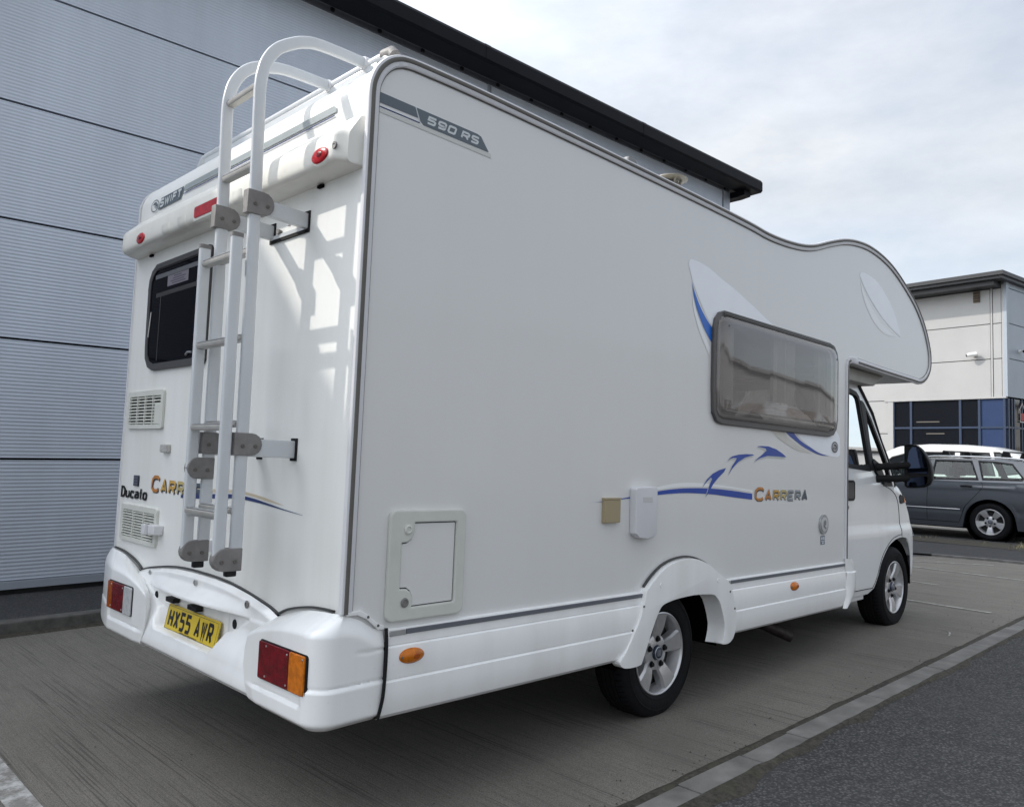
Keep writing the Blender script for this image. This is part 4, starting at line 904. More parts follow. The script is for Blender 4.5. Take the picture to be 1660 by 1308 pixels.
# what shows through it
CURT = mat('curtain_cloth', (.62, .60, .58), .9, var=.1)
for (x0, x1) in ((2.36, 2.66), (3.20, 3.46), (3.86, 3.97)):
    mb = MB(); mb.grid([[(x0 + (x1 - x0) * i / 40, .075 + .022 * sin(i * 1.35) + .01 * sin(i * .6), z) for i in range(41)] for z in (1.56, 1.8, 2.16)]); mb.build('curtain', CURT, fw, smooth=60)
mb = MB(); mb.box(2.3, 4.0, .06, 1.3, 1.48, 1.55); mb.build('inner_shelf', mat('shelf_pale', (.50, .45, .38), .7, var=.1), fw, smooth=0)
rows = []
for i in range(26):
    t = i / 25; x = 2.95 + t * .98; hgt = .15 * sin(pi * min(1, t * 1.15 + .05)) ** .5 + .012 * noise.noise(Vector((x * 9, 0, 0)))
    rows.append([(x, .0 + .16 * j / 8, 1.56 + (hgt * sin(pi * j / 8) ** .6 if 0 < j < 8 else 0) + .010 * noise.noise(Vector((x * 14, j * .9, 2)))) for j in range(9)])
mb = MB(); mb.grid(rows); mb.build('folded_cloth', mat('cloth_pale', (.88, .86, .82), .9, var=.25, vscale=25, stretch=(.4, 1, 3)), fw, smooth=60)
mb = MB(); mb.box(2.70, 3.05, .35, .60, 1.55, 1.84); mb.build('seat_cushion', mat('cushion_dark', (.05, .05, .07), .9), fw, bevel=.06, seg=3)
mb = MB(); mb.flat(offset_poly(wf, .03), lambda x, z: (x, W + .012, z)); mb.build('added_far_pane', glass('added_pane_clear', (.85, .85, .85), .8, .02), van, smooth=0)  # added window on the far side, lets daylight into the interior
mb = MB(); mb.prism(wf, lambda x, z: (x, W, z), lambda x, z: (x, W + .02, z), holes=[offset_poly(wf, .04)]); mb.build('added_window_frame', WFRAME, van, smooth=0)
for (x0, x1) in ((2.36, 2.62), (3.55, 3.97)):
    mb = MB(); mb.grid([[(x0 + (x1 - x0) * i / 30, W - .10 + .022 * sin(i * 1.35), z) for i in range(31)] for z in (1.56, 1.8, 2.16)]); mb.build('curtain', CURT, van, smooth=60)
mb = MB(); mb.box(1.9, 4.15, .05, W - .05, 2.42, 2.45); mb.build('ceiling_liner', mat('liner_pale', (.55, .53, .50), .8), van, smooth=0)
mb = MB(); mb.box(1.90, 1.93, .05, W - .05, .7, 2.42); mb.build('partition', mat('liner_wood', (.34, .27, .19), .6), van, smooth=0)

for (x0, x1) in ((2.47, 2.60), (3.76, 3.92)):
    mb = MB(); mb.box(x0, x1, -.016, .02, 1.590, 1.622); mb.box(x0 + .03, x0 + .06, -.016, .02, 1.60, 1.66); mb.build('window_catch', BLACKP, fw, bevel=.008)
# service hatch, sockets, blind lid ------------------------------------------
ho = rrect(.167, .530, .668, 1.066, .030, 5)
hi = [(.279, 1.020)] + [(.482, 1.020), (.482, .716), (.279, .714), (.279, .752)] + bez((.272, .765, 0), (.262, .783, 0), (.243, .783, 0), 4)[0:0] + [(.270, .770), (.255, .781), (.222, .783), (.222, .947), (.25, .949), (.268, .962), (.279, .985)]
mb = MB(); mb.prism(ho, side_pt(0), side_pt(.017), holes=[hi]); ht = mb.build('service_hatch', IVORY, van, bevel=.006)
mb = MB(); mb.prism(offset_poly(hi, .004), side_pt(.001), side_pt(.009)); mb.build('hatch_door', WHITE, ht, bevel=.003)
sdec('hatch_gap', hi, mat('gap_dark', (.06, .06, .06), .8), .0012, par=ht)
for i, (x, z) in enumerate(((.247, .995), (.245, .734))):
    mb = MB(); mb.lathe([(.017, 0), (.017, .004), (.012, .006), (.010, .003), (0, .003)], lambda r, a, d: (x + r * cos(a), -.017 - d, z + r * sin(a)), 20); mb.build('hatch_lock', IVORY if i == 0 else GREYC, ht)
mb = MB(); mb.box(1.388, 1.506, -.022, 0, .989, 1.098); sb_ = mb.build('socket_flap', mat('beige_plastic', (.38, .31, .19), .5, var=.06), van, bevel=.005)
mb = MB(); mb.box(1.386, 1.508, -.024, 0, 1.0985, 1.106); mb.build('flap_hinge', MATS['beige_plastic'], sb_, smooth=0)
wl = [(1.604, .935), (1.64, .912), (1.70, .906), (1.764, .912), (1.782, .932), (1.780, 1.150), (1.770, 1.163), (1.612, 1.158), (1.600, 1.148)]
mb = MB(); mb.prism(wl, side_pt(0), side_pt(.042)); lid = mb.build('hookup_lid', TRIMW, van, bevel=.010, seg=3)
mb = MB(); mb.box(1.655, 1.735, -.0435, -.040, 1.085, 1.112); mb.build('lid_label', mat('lid_emboss', (.58, .58, .58), .5), lid, bevel=.001)

# skirts ----------------------------------------------------------------------
def skirt_prof():
    return [(.0, .648), (-.012, .646), (-.014, .641), (-.014, .612), (-.016, .590), (-.014, .586), (-.020, .580), (-.026, .545), (-.028, .500), (-.027, .476), (-.023, .470), (-.031, .463), (-.033, .43), (-.031, .385), (-.022, .352), (-.006, .337), (.03, .335), (.05, .36)]
def skirt(x0a, x0b, x1a, x1b, name='side_skirt', mirror=False):
    pr = skirt_prof(); rows = []
    def xs(a, b, z): return a + (b - a) * (.648 - z) / .312
    for t in (0, .25, .5, .75, 1):
        rows.append([(xs(x0a, x0b, z) * (1 - t) + xs(x1a, x1b, z) * t, (W - y) if mirror else y, z) for (y, z) in pr])
    mb = MB(); mb.grid(rows); o = mb.build(name, BUMPERW, van, smooth=28)
    if not mirror:
        q = MB(); q.prism([(-.010, .641), (-.0185, .638), (-.0185, .622), (-.010, .618)], lambda y, z: (x0a + .085, y, z), lambda y, z: (x1a - .004, y, z)); q.build('skirt_rail', mat('rail_grey', (.13, .14, .16), .4), o, smooth=0)
        q = MB(); q.box(x0a + .012, x0a + .083, -.018, -.010, .620, .640); q.build('rail_end', ALU, o, bevel=.002)
    return o
s1 = skirt(.176, .150, 1.73, 1.56); s2 = skirt(2.47, 2.55, 4.165, 4.085)
skirt(.17, .15, 1.73, 1.56, mirror=True); skirt(2.47, 2.55, 4.165, 4.085, mirror=True)
# dark seam behind the corner bumper
path = [(.171, -.016, .652), (.170, -.024, .60), (.168, -.028, .54), (.163, -.032, .47), (.156, -.034, .41), (.147, -.024, .345)]
mb = MB(); mb.tube(smooth_line(path, 4), .0062, 8); mb.build('seam_strip', RUBBER, van)
def side_marker(xc, zc, par):
    rows = []
    for k in range(5):
        t = k / 4 * pi / 2; rows.append([(xc + .060 * cos(t) * cos(2 * pi * j / 24), -.022 - .020 * sin(t), zc + .028 * cos(t) * sin(2 * pi * j / 24)) for j in range(24)])
    q = MB(); q.grid(rows, closev=True); q.f.append(tuple(range(4 * 24, 5 * 24))); l = q.build('side_marker', AMBER, par, smooth=60)
    q = MB(); q.prism(ell(xc + .012, zc, .014, .010, 14), lambda x, z: (x, -.030, z), lambda x, z: (x, -.044, z)); q.build('lens_ring', mat('amber_deep', (.35, .07, .004), .2, coat=.5), l, bevel=.003)
    for dx in (-.048,):
        q = MB(); q.lathe([(.005, 0), (.004, .003), (0, .003)], lambda r, a, d: (xc + dx + r * cos(a), -.033 - d, zc + r * sin(a)), 8); q.build('lens_screw', TRIMD, l)
side_marker(.283, .543, s1); side_marker(3.324, .546, s2)
# joint cover in front of the cab
mb = MB(); mb.grid([[(x, -.018 - .018 * sin(pi * k / 8) - (.010 if z < .58 else 0), z) for (x, z) in [(a + (b - a) * k / 8, zz) for (a, b, zz) in ((4.118, 4.215, .672), (4.118, 4.25, .655), (4.122, 4.285, .60), (4.130, 4.290, .582), (4.124, 4.293, .574), (4.108, 4.292, .50), (4.104, 4.288, .474), (4.098, 4.285, .466), (4.09, 4.262, .42), (4.075, 4.21, .375), (4.06, 4.12, .335))]] for k in range(9)])
mb.build('skirt_end_cover', BUMPERW, van, smooth=40)

# rear wheel arch -------------------------------------------------------------
ao = [(1.713, .655), (1.698, .61), (1.662, .525), (1.605, .445), (1.558, .385), (1.511, .342), (1.535, .313), (1.595, .303), (1.669, .305), (1.692, .325),
      (1.75, .432), (1.791, .504), (1.82, .545), (1.850, .571), (1.91, .584), (1.986, .592), (2.134, .597), (2.277, .589), (2.33, .582), (2.359, .570), (2.392, .542), (2.417, .501), (2.440, .452), (2.455, .403), (2.452, .365), (2.438, .325), (2.43, .306), (2.492, .301), (2.535, .315), (2.563, .345), (2.582, .41), (2.572, .478), (2.532, .586), (2.485, .645),
      (2.425, .672), (2.368, .702), (2.285, .745), (2.178, .779), (2.076, .791), (1.954, .780), (1.861, .752), (1.782, .706), (1.734, .672)]
ao_s = [(p[0], p[1]) for p in smooth_line([(a, b, 0) for a, b in ao], 3, closed=True)]
mb = MB(); mb.prism(ao_s, side_pt(-.01), side_pt(.040)); ar = mb.build('wheel_arch', BUMPERW, van, bevel=.009, seg=3)
# inner return of the arch
inn = ao[9:27]
mb = MB(); mb.grid([[(x, -.028, z) for (x, z) in inn], [(x, .02, z) for (x, z) in inn], [(x + (.0 if x < 2.2 else -.016), .058, z - .0) for (x, z) in inn]]); mb.build('arch_return', BUMPERW, ar, smooth=40)
mb = MB(); Lf, Rt = ribbon(sm([(1.722, .668), (1.775, .712), (1.858, .759), (1.954, .788), (2.076, .799), (2.178, .787), (2.288, .752), (2.372, .708), (2.42, .680)], 4), .007)
mb.grid([[side_pt(.002)(*p) for p in Lf], [side_pt(.014)(*p) for p in Lf], [side_pt(.014)(*p) for p in Rt], [side_pt(.002)(*p) for p in Rt]]); mb.build('arch_edging', mat('edging_grey', (.055, .055, .056), .6), ar, smooth=0)
for (x, z) in ((1.83, .672), (2.375, .655), (1.688, .582), (1.60, .478), (2.505, .585), (2.558, .487)):
    big = z > .64; r0 = .012 if big else .006
    mb = MB(); mb.lathe([(r0, 0), (r0 * .9, .003), (r0 * .4, .003), (0, .001)], lambda r, a, d: (x + r * cos(a), -.040 - d, z + r * sin(a)), 14); mb.build('arch_bolt', BUMPERW if big else TRIMD, ar)
# dark well behind the arch
mb = MB(); mb.half([(.46, 0.0), (.46, .38), (0, .38)], lambda r, a, d: (2.06 + r * cos(a), .05 + d, .27 + r * sin(a) * .9)); mb.build('wheel_well', DARK, van)
mb = MB(); mb.half([(.46, 0.0), (.46, .38), (0, .38)], lambda r, a, d: (2.06 + r * cos(a), W - .05 - d, .27 + r * sin(a) * .9)); mb.build('wheel_well', DARK, van)

# rear bumper -----------------------------------------------------------------
ZT = [(-.01, .712), (.06, .710), (.12, .706), (.19, .701), (.256, .691), (.31, .680), (.37, .664), (.424, .642), (.48, .612)]
def ystart(z): return lerp_tab([(.33, .40), (.362, .425), (.41, .455), (.47, .472), (.53, .468), (.59, .448), (.645, .412), (.70, .35)], z)
YB = [(.336, 1.517), (.44, 1.525), (.557, 1.624), (.645, 1.80)]
def bumper_corner(mirror):
    NS, NT = 74, 64
    rows = []
    for i in range(NS + 1):
        s = i / NS; row = []
        # s: 0..0.62 rear face (inner edge to corner), .62...78 round the corner, .78..1 along the flank
        for j in range(NT + 1):
            t = j / NT
            if s < .62:
                k = s / .62; zt0 = lerp_tab(ZT, .425 * (1 - k) + .0 * k)
                z = zt0 + (.338 - zt0) * t; y = ystart(z) * (1 - k) + .052 * k
                ox, oy, nx, ny = -.112, y, -1, 0; ix, iy = 0.0, min(y, .425) if False else y
            elif s < .80:
                k = (s - .62) / .18; a = k * pi / 2; zt0 = .711 + .003 * sin(pi * k); z = zt0 + (.338 - zt0) * t
                ox = -.034 - .078 * cos(a); oy = .052 - .080 * sin(a); nx, ny = -cos(a), -sin(a)
                ix = .004 * k; iy = .052 * (1 - k) - .003
            else:
                k = (s - .80) / .20; x = -.034 + .200 * k; zt0 = lerp_tab([(0, .712), (.25, .706), (.5, .688), (.8, .652), (1, .646)], k); z = zt0 + (.338 - zt0) * t
                x += -.022 * k * sst(.47, .34, z); ox, oy, nx, ny = x, -.028 + .004 * k, 0, -1; ix, iy = max(x, .004), -.003
            if mirror:
                if s < .62: oy = W - (1.95 - oy - .05 * (1 - k)); iy = W - (2.22 - iy * .92)
                elif s < .80: oy = W - (1.898 + .345 * (1 - cos(a)) ** .82); iy = W - 2.20 + (iy - .05)
            d = zt0 - z
            b = sst(-.014, .068, d) ** .75 if s < .80 else sst(-.01, .07, d) * (1 - .35 * k) + .0
            if s >= .62 and s < .80: b = sst(-.014, .072, d) ** .75
            px = ix + (ox - ix) * b; py = iy + (oy - iy) * b
            # lip round the bottom
            zl = .412 if (s < .60) else (.412 + (.472 - .412) * sst(.605, .622, s))
            lip = (.0075 * sst(zl + .005, zl - .006, z) - .004 * exp(-((z - zl - .004) / .004) ** 2)) if s > .10 else .0075 * sst(zl + .005, zl - .006, z) * s / .10
            px += nx * lip; py += ny * lip
            cu = sst(.372, .336, z) ** 2 * .030; px -= nx * cu; py -= ny * cu
            # crease that starts half way along the flank
            if s > .86: 
                cr = .004 * exp(-((z - .580) / .005) ** 2) * sst(.86, .92, s); py += cr
            row.append((px, (W - py) if mirror else py, z))
        lx, ly, lz = row[-1]
        sgn = -1 if mirror else 1
        row.append((lx + (-nx) * .05, ly + (-ny) * .05 * sgn, .332)); row.append((lx + (-nx) * .10, ly - ny * .10 * sgn, .36))
        rows.append(row)
        if i == 0: rows.insert(0, [(max(-.004, p[0] + .085), lerp_tab(YB, p[2]) if mirror else p[1] + .006, p[2]) for p in row])
    mb = MB(); mb.grid(rows); return mb.build('corner_bumper', BUMPERW, van, smooth=50)
cr_ = bumper_corner(False); cl_ = bumper_corner(True)
def centre_bumper():
    NY, NZ = 150, 110; rows = []
    for i in range(NY + 1):
        q = i / NY; row = []
        yy = .43 + 1.36 * q; zt0 = lerp_tab([(.40, .630), (.43, .641), (.52, .662), (.695, .688), (.85, .704), (1.0, .710), (1.11, .7105), (1.22, .710), (1.37, .704), (1.525, .688), (1.70, .662), (1.79, .641), (1.84, .625)], yy)
        for j in range(NZ + 1):
            t = j / NZ; z = zt0 + (.352 - zt0) * t
            ya, yb = ystart(z) + .003, lerp_tab(YB, z) + .012; y = ya + (yb - ya) * q
            d = zt0 - z
            dy_ = abs(y - 1.085)
            b = -.012 - .026 * sst(-.002, .016, d)
            lipz = .612
            eye = max(0, 1 - (dy_ / .50) ** 2)
            hw_ = lerp_tab([(.446, .275), (.462, .290), (.530, .335), (.560, .42), (.600, .500), (.62, .51)], z)   # half width of the recess at this height
            rec = sst(hw_ + .014, hw_ - .010, dy_) * sst(.442, .458, z)
            low = -.046 - .052 * sst(.575, .44, z) - .012 * sst(.46, .38, z)                                   # skin outside the recess
            deep = -.026 - .012 * sst(.290, .345, dy_)
            under = low * (1 - rec) + deep * rec
            over = b - .055 * eye * sst(lipz + .062, lipz + .012, z) ** 1.4 - .008 * sst(.03, .09, d)
            k_ = sst(lipz - .010, lipz + .004, z)
            b = under * (1 - k_) + over * k_
            b = b if d > .002 else -.012
            b += .02 * sst(.38, .352, z) ** 2
            row.append((b, y, z))
        row.append((row[-1][0] + .05, row[-1][1], .350)); row.append((-.01, row[-1][1], .37)); rows.append(row)
    rows.insert(0, [(max(-.004, p[0] + .09), p[1], p[2]) for p in rows[0]]); rows.append([(max(-.004, p[0] + .09), p[1], p[2]) for p in rows[-1]])
    mb = MB(); mb.grid(rows); return mb.build('centre_bumper', BUMPERW, van, smooth=55)
cb = centre_bumper()
mb = MB(); mb.box(-.012, .0, .36, 1.86, .36, .645); mb.build('bumper_backing', DARK, van, smooth=0)
def edging(pts, name='bumper_edging'):
    P = smooth_line(pts, 5); mb = MB(); sec = [(.007, .010), (-.006, .010), (-.006, -.006), (.007, -.006)]
    rows = []
    for i, p in enumerate(P):
        p = Vector(p); rows.append([p + Vector((-.007 + a, 0, b + .004)) for (a, b) in ((-.003, -.006), (-.003, .001), (.007, .001), (.007, -.006))])
    mb.grid(rows, closev=True); mb.build(name, mat('edging_grey', (.055, .055, .056), .6), van, smooth=0)
edging([(0, .05, .716), (0, .12, .714), (0, .19, .709), (0, .256, .699), (0, .31, .688), (0, .37, .672), (0, .424, .650)])
edging([(0, W - .03, .72), (0, W - .12, .716), (0, W - .19, .709), (0, W - .256, .699), (0, W - .31, .688), (0, W - .37, .672), (0, W - .424, .650)])
edging([(0, .43, .648), (0, .52, .669), (0, .695, .695), (0, .85, .711), (0, 1.0, .717), (0, 1.11, .7175), (0, 1.22, .717), (0, 1.37, .711), (0, 1.525, .695), (0, 1.70, .669), (0, 1.79, .648)])
def bolt(y, z, x, m, r0=.013, par=cb):
    mb = MB(); mb.lathe([(r0, 0), (r0, .004), (r0 * .55, .006), (r0 * .5, .002), (0, .002)], lambda r, a, d: (x - d, y + r * cos(a), z + r * sin(a)), 16); mb.build('bumper_bolt', m, par)
bolt(1.600, .662, -.040, STEEL, .011); bolt(1.083, .682, -.044, STEEL, .012); bolt(.610, .660, -.040, GREYC, .015)
for y in (1.505, .705): 
    mb = MB(); mb.lathe([(.017, 0), (.016, .003), (0, .004)], lambda r, a, d: (-.0385 - d, y + r * cos(a) * 1.0, .568 + r * sin(a) * 1.15), 18); mb.build('recess_plug', RUBBER, cb)
# side flange with rivets where the bumper meets the flank
mb = MB(); mb.prism([(.005, .722), (.062, .724), (.085, .712), (.142, .668), (.165, .662), (.166, .646), (.14, .648), (.09, .690), (.05, .708), (.005, .708)], side_pt(.001), side_pt(.012)); fl = mb.build('bumper_flange', BUMPERW, van, bevel=.003)
for (x, z) in ((.094, .698), (.138, .664)):
    mb = MB(); mb.lathe([(.005, 0), (.004, .003), (0, .003)], lambda r, a, d: (x + r * cos(a), -.0125 - d, z + r * sin(a)), 10); mb.build('flange_rivet', TRIMD, fl)
# tail lamps
def tail_lamp(y0, y1, z0, z1, segs, par):
    o = MB(); o.prism(rrect(y0 - .004, y1 + .004, z0 - .004, z1 + .004, .012), lambda y, z: (-.08, y, z), lambda y, z: (-.1165, y, z)); h = o.build('tail_lamp', BLACKP, van, bevel=.002)
    for (a, b, m) in segs:
        q = MB(); q.prism(rrect(a + .0008, b - .0008, z0, z1, .007), lambda y, z: (-.112, y, z), lambda y, z: (-.1235, y, z)); L_ = q.build('lens', m, h, bevel=.003)
    for (y, z) in ((segs[0][1] + .012, z1 - .014), (segs[0][1] + .012, z0 + .014), (y1 - .055, z1 - .012), (y1 - .055, z0 + .014), (segs[0][0] + .012, z1 - .012)):
        q = MB(); q.lathe([(.004, 0), (.003, .002), (0, .002)], lambda r, a, d: (-.1235 - d, y + r * cos(a), z + r * sin(a)), 8); q.build('lens_screw', STEEL, h)
    for k in range(2):
        a, b = segs[-1][0] + .012, segs[-1][1] - .02
        q = MB(); q.box(-.1243, -.1232, a, b, z0 + .028 + k * .05, z0 + .030 + k * .05); q.build('lens_rib', segs[-1][2], h, smooth=0)
    return h
tail_lamp(.030, .342, .453, .583, [(.030, .130, AMBER), (.130, .342, RED)], cr_)
tail_lamp(1.600, 1.912, .462, .592, [(1.600, 1.695, CLEARL), (1.695, 1.848, RED), (1.848, 1.912, mat('amber_lens_aged', (.30, .065, .006), .25, spec=.3, coat=.1, var=.3, vscale=34))], cl_)
# number plate and its lamps
def plate_pt(o): return lambda u, v: (-.040 - .020 * (.11 - v) / .11 - o, 1.345 - u, .444 + v)
mb = MB(); mb.prism(rrect(0, .52, 0, .111, .006), plate_pt(-.004), plate_pt(.002)); pl = mb.build('number_plate', YEL, van, bevel=.001)
mb = MB(); bd_ = [(.008, .007), (.512, .007), (.512, .104), (.008, .104), (.008, .007)]; Lf, Rt = ribbon(bd_, .0018); mb.grid([[plate_pt(.0026)(*p) for p in Lf], [plate_pt(.0026)(*p) for p in Rt]]); mb.build('plate_border', LETD, pl, smooth=0)
u = .030; PBK = mat('plate_black', (.006, .006, .006), .4)
for ch in 'HX55 AWR':
    if ch == ' ': u += .034; continue
    mb = MB(); letter_mb(mb, ch, u, .0165, .050, .079, .0150, 0, lambda a, b, k: plate_pt(.0030 + k)(a, b)); mb.build('plate_character', PBK, pl, smooth=0); u += .061
mb = MB()
u = .17
while u < .35:
    w_ = random.uniform(.004, .011); mb.flat([(u, .0095), (u + w_, .0095), (u + w_, .0130), (u, .0130)], plate_pt(.0031)); u += w_ + .003
mb.build('plate_small_print', MATS['plate_black'], pl, smooth=0)
for (a, b) in ((1.345, 1.26), (1.11, 1.02)):
    mb = MB(); mb.box(-.062, -.030, b, a, .566, .588); mb.build('plate_lamp', BLACKP, van, bevel=.004)

# exhaust and underside
mb = MB(); P = smooth_line([(3.35, .85, .30), (3.60, .66, .262), (3.78, .46, .195), (3.93, .28, .105)], 6); mb.tube(P, .043, 18, caps=False); mb.tube(P, .038, 18, caps=False); mb.build('exhaust_pipe', mat('exhaust_metal', (.060, .050, .045), .55, metal=.5, var=.4, vscale=18), van)
mb = MB(); mb.box(.2, 5.2, .62, .74, .30, .42); mb.box(.2, 5.2, 1.48, 1.60, .30, .42); mb.build('chassis_rail', UNDER, van, smooth=0)
mb = MB(); mb.tube([(2.0, .2, .28), (2.0, 2.0, .28)], .04, 10); mb.build('rear_axle', UNDER, van)
mb = MB(); mb.box(2.6, 3.3, .9, 1.35, .22, .40); mb.build('waste_tank', UNDER, van, bevel=.03)
mb = MB(); mb.box(.55, 1.35, .5, 1.7, .30, .40); mb.build('spare_carrier', UNDER, van, bevel=.03)

# wheels ----------------------------------------------------------------------
def make_wheel(parent, loc, R=.328, rl=.207, width=.20, nspoke=5):
    k = rl / .207
    w = link('wheel', None, parent); w.location = loc; w.empty_display_size = .1
    f = lambda r, a, d: (r * cos(a), d, r * sin(a))
    pr = [(rl - .004, .020), (rl + .004, .006), (rl + .012, .0), (rl + .045, -.006), (R - .045, -.004), (R - .022, .006), (R - .010, .018), (R - .003, .034)]
    for gx in (.058, .085, .115, .142):
        pr += [(R, gx - .008), (R, gx - .003), (R - .008, gx - .002), (R - .008, gx + .002), (R, gx + .003)]
    pr += [(R - .003, width - .034), (R - .010, width - .018), (R - .022, width - .006), (R - .05, width + .004), (rl, width - .01)]
    q = MB(); q.lathe(pr, f, 72); t = q.build('tyre', TYRE, w, smooth=40)
    q = MB(); q.lathe([(rl + .016, -.0022), (rl + .020, -.0044), (rl + .024, -.0036)], f, 72); q.lathe([(R - .052, -.0062), (R - .047, -.0072), (R - .043, -.0050)], f, 72); q.build('sidewall_rib', TYRE, w)
    # shoulder sipes
    q = MB(); n = 64
    for i in range(n):
        a0 = 2 * pi * i / n
        for d0, d1 in ((.018, .052), (width - .052, width - .018)):
            pts = [(R + .0008 if (dd > .03 and dd < width - .03) else R - .0085, dd) for dd in (d0, (d0 + d1) / 2, d1)]
            q.grid([[f(r, a0 + s, d) for (r, d) in pts] for s in (-.006, .006)])
    tag(q.build('tread_sipes', DARK, w, smooth=0), kind='stuff')
    q = MB(); q.lathe([(rl + .003, .012), (rl + .003, .004), (rl - .002, .002), (rl - .007, .006), (rl - .010, .016), (rl - .022, .05), (rl - .030, .10), (rl - .034, width - .03)], f, 64); q.build('rim', ALLOY, w, smooth=50)
    q = MB(); q.lathe([(rl - .026, .078), (.10, .074), (.06, .070), (0, .070)], f, 40); q.build('brake_disc', mat('brake_dark', (.016, .0155, .015), .7, metal=.2, var=.3), w)
    q = MB(); ro, ri = rl - .008, .052 * k
    hw0, hw1, hw2 = .034 * k, .042 * k, .060 * k
    L1 = [(ri * .6, hw0 * .8, .030), (.088 * k, hw0, .026), (.128 * k, hw1, .014), (ro, hw2, .008)]
    rows = []
    for (r, h, d) in L1:
        rows.append([(-h, d + .050, r), (-h, d + .012, r), (-h * .80, d, r), (h * .80, d, r), (h, d + .012, r), (h, d + .050, r)])
    q.grid(rows); q.f.append(tuple(range(6))); q.f.append(tuple(18 + i for i in range(6)))
    sm_ = q.mesh('spoke', ALLOY, 12)
    for i in range(nspoke):
        s = link('spoke', sm_, w); s.rotation_euler = (0, radians(360 / nspoke * i + 4), 0)
    q = MB(); q.lathe([(.095 * k, .060), (.090 * k, .034), (.075 * k, .028), (.040 * k, .026), (.036 * k, .030)], f, 40); q.build('wheel_hub', ALLOY, w, smooth=40)
    q = MB(); q.lathe([(.037 * k, .030), (.036 * k, .016), (.030 * k, .011), (.0, .009)], f, 28); c = q.build('hub_cap', mat('cap_navy', (.035, .045, .075), .35, metal=.3), w, smooth=50)
    q = MB(); q.lathe([(.034 * k, .0125), (.031 * k, .0098), (.029 * k, .0105)], f, 28)
    for j in range(3): q.box((-.016 + j * .012) * k, (-.010 + j * .012) * k, .0078, .010, -.015 * k, .015 * k)
    q.build('cap_bars', mat('cap_silver', (.4, .42, .45), .3, metal=.6), w, smooth=40)
    q = MB(); q.lathe([(.017 * k, .0285), (.016 * k, .0255), (.011 * k, .0265)], f, 16); q.lathe([(.012 * k, .034), (.0115 * k, .017), (.009 * k, .014), (0, .014)], f, 6); nm = q.mesh('wheel_nut', BLACKP, 30)
    for i in range(5):
        a = radians(360 / 5 * i + 86); s = link('wheel_nut', nm, w); s.location = (.070 * k * cos(a), -.002, .070 * k * sin(a))
    return w
w1 = make_wheel(van, (1.99, .060, .298))
for loc, rz, ry in (((5.35, .078, .362), 0, .5), ((1.99, W - .060, .298), pi, .2), ((5.35, W - .078, .362), pi, .9)):
    c = copy_tree(w1, van); c.location = loc; c.rotation_euler = (0, ry, rz)

# ------------------------------------------------------------------ cab of the motorhome
def gy(z): return .115 - .018 * sst(.885, .80, z) + max(0, z - 1.2) * .10 + .012 * sst(.40, .34, z)
ZB = [(4.19, .345), (4.855, .345), (4.90, .358), (4.96, .385), (5.04, .469), (5.13, .591), (5.19, .645), (5.26, .694), (5.34, .724), (5.41, .743), (5.50, .756), (5.58, .759), (5.66, .750), (5.73, .722), (5.79, .675), (5.83, .610), (5.85, .52)]
ZTp = [(4.19, 1.192), (5.44, 1.192), (5.502, 1.196), (5.58, 1.172), (5.654, 1.132), (5.73, 1.066), (5.799, .988), (5.85, .905), (5.882, .838)]
def cab_y(x, z):
    zt = lerp_tab(ZTp, x); r = sst(.07, 0, zt - z) ** 2 * .020 if x > 5.45 else 0
    return gy(z) + max(0, x - 5.66) ** 2 * .30 + r
xs_ = [4.19 + i * .06 for i in range(11)] + [4.86 + i * .025 for i in range(40)]
xs_ = [x for x in xs_ if x < 5.85]
for side in (0, 1):
    rows = []
    for x in xs_:
        a, b = lerp_tab(ZB, x), lerp_tab(ZTp, x)
        col = []
        for j in range(29):
            z = a + (b - a) * j / 28; y = cab_y(x, z); col.append((x, (W - y) if side else y, z))
        y0 = col[0][1]; col = [(x, (W - .19) if side else .19, a + .004)] + col
        rows.append(col)
    mb = MB(); mb.grid(rows); cs = mb.build('cab_side', CABW, van, smooth=40)
    dw = [(4.30, 1.92), (4.70, 1.917), (4.80, 1.903), (4.838, 1.878), (4.853, 1.835), (4.893, 1.625), (4.944, 1.352), (4.935, 1.320), (4.59, 1.334), (4.36, 1.345), (4.30, 1.38)]
    qw = [(4.950, 1.820), (5.056, 1.715), (5.215, 1.508), (5.321, 1.360), (5.377, 1.196), (5.205, 1.196), (5.030, 1.303), (4.985, 1.44)]
    up = [(4.19, 1.188), (4.19, 1.98), (4.84, 1.998), (4.895, 1.965), (4.995, 1.876), (5.105, 1.777), (5.248, 1.557), (5.376, 1.387), (5.425, 1.223), (5.44, 1.188)]
    fy = lambda o: (lambda x, z: (x, (W - gy(z) - o) if side else gy(z) + o, z))
    mb = MB(); mb.prism(up, fy(0), fy(.04), holes=[dw, qw]); mb.build('door_frame', CABW, van, bevel=.004)
    sgn = 1
    mb = MB(); mb.prism(offset_poly(dw, -.022), fy(-.003), fy(.03), holes=[offset_poly(dw, .012)]); mb.build('window_seal', BLACKP, van, smooth=0)
    mb = MB(); mb.prism(offset_poly(qw, -.014), fy(-.0035), fy(.03), holes=[offset_poly(qw, .014)]); mb.build('window_seal', BLACKP, van, smooth=0)
    mb = MB(); mb.prism([(4.865, 1.86), (4.905, 1.86), (4.945, 1.84), (4.965, 1.64), (5.03, 1.305), (4.95, 1.305), (4.91, 1.62)], fy(-.005), fy(.03)); mb.build('door_pillar', BLACKP, van, smooth=0)
    GL_ = glass('cab_glass', (.34, .42, .395), 1.0, .01)
    mb = MB(); mb.flat(offset_poly(dw, .004), fy(.012)); mb.build('door_glass', GL_, van, smooth=0)
    mb = MB(); mb.flat(offset_poly(qw, .004), fy(.012)); mb.build('quarter_glass', GL_, van, smooth=0)
    if side == 0: right_side = cs
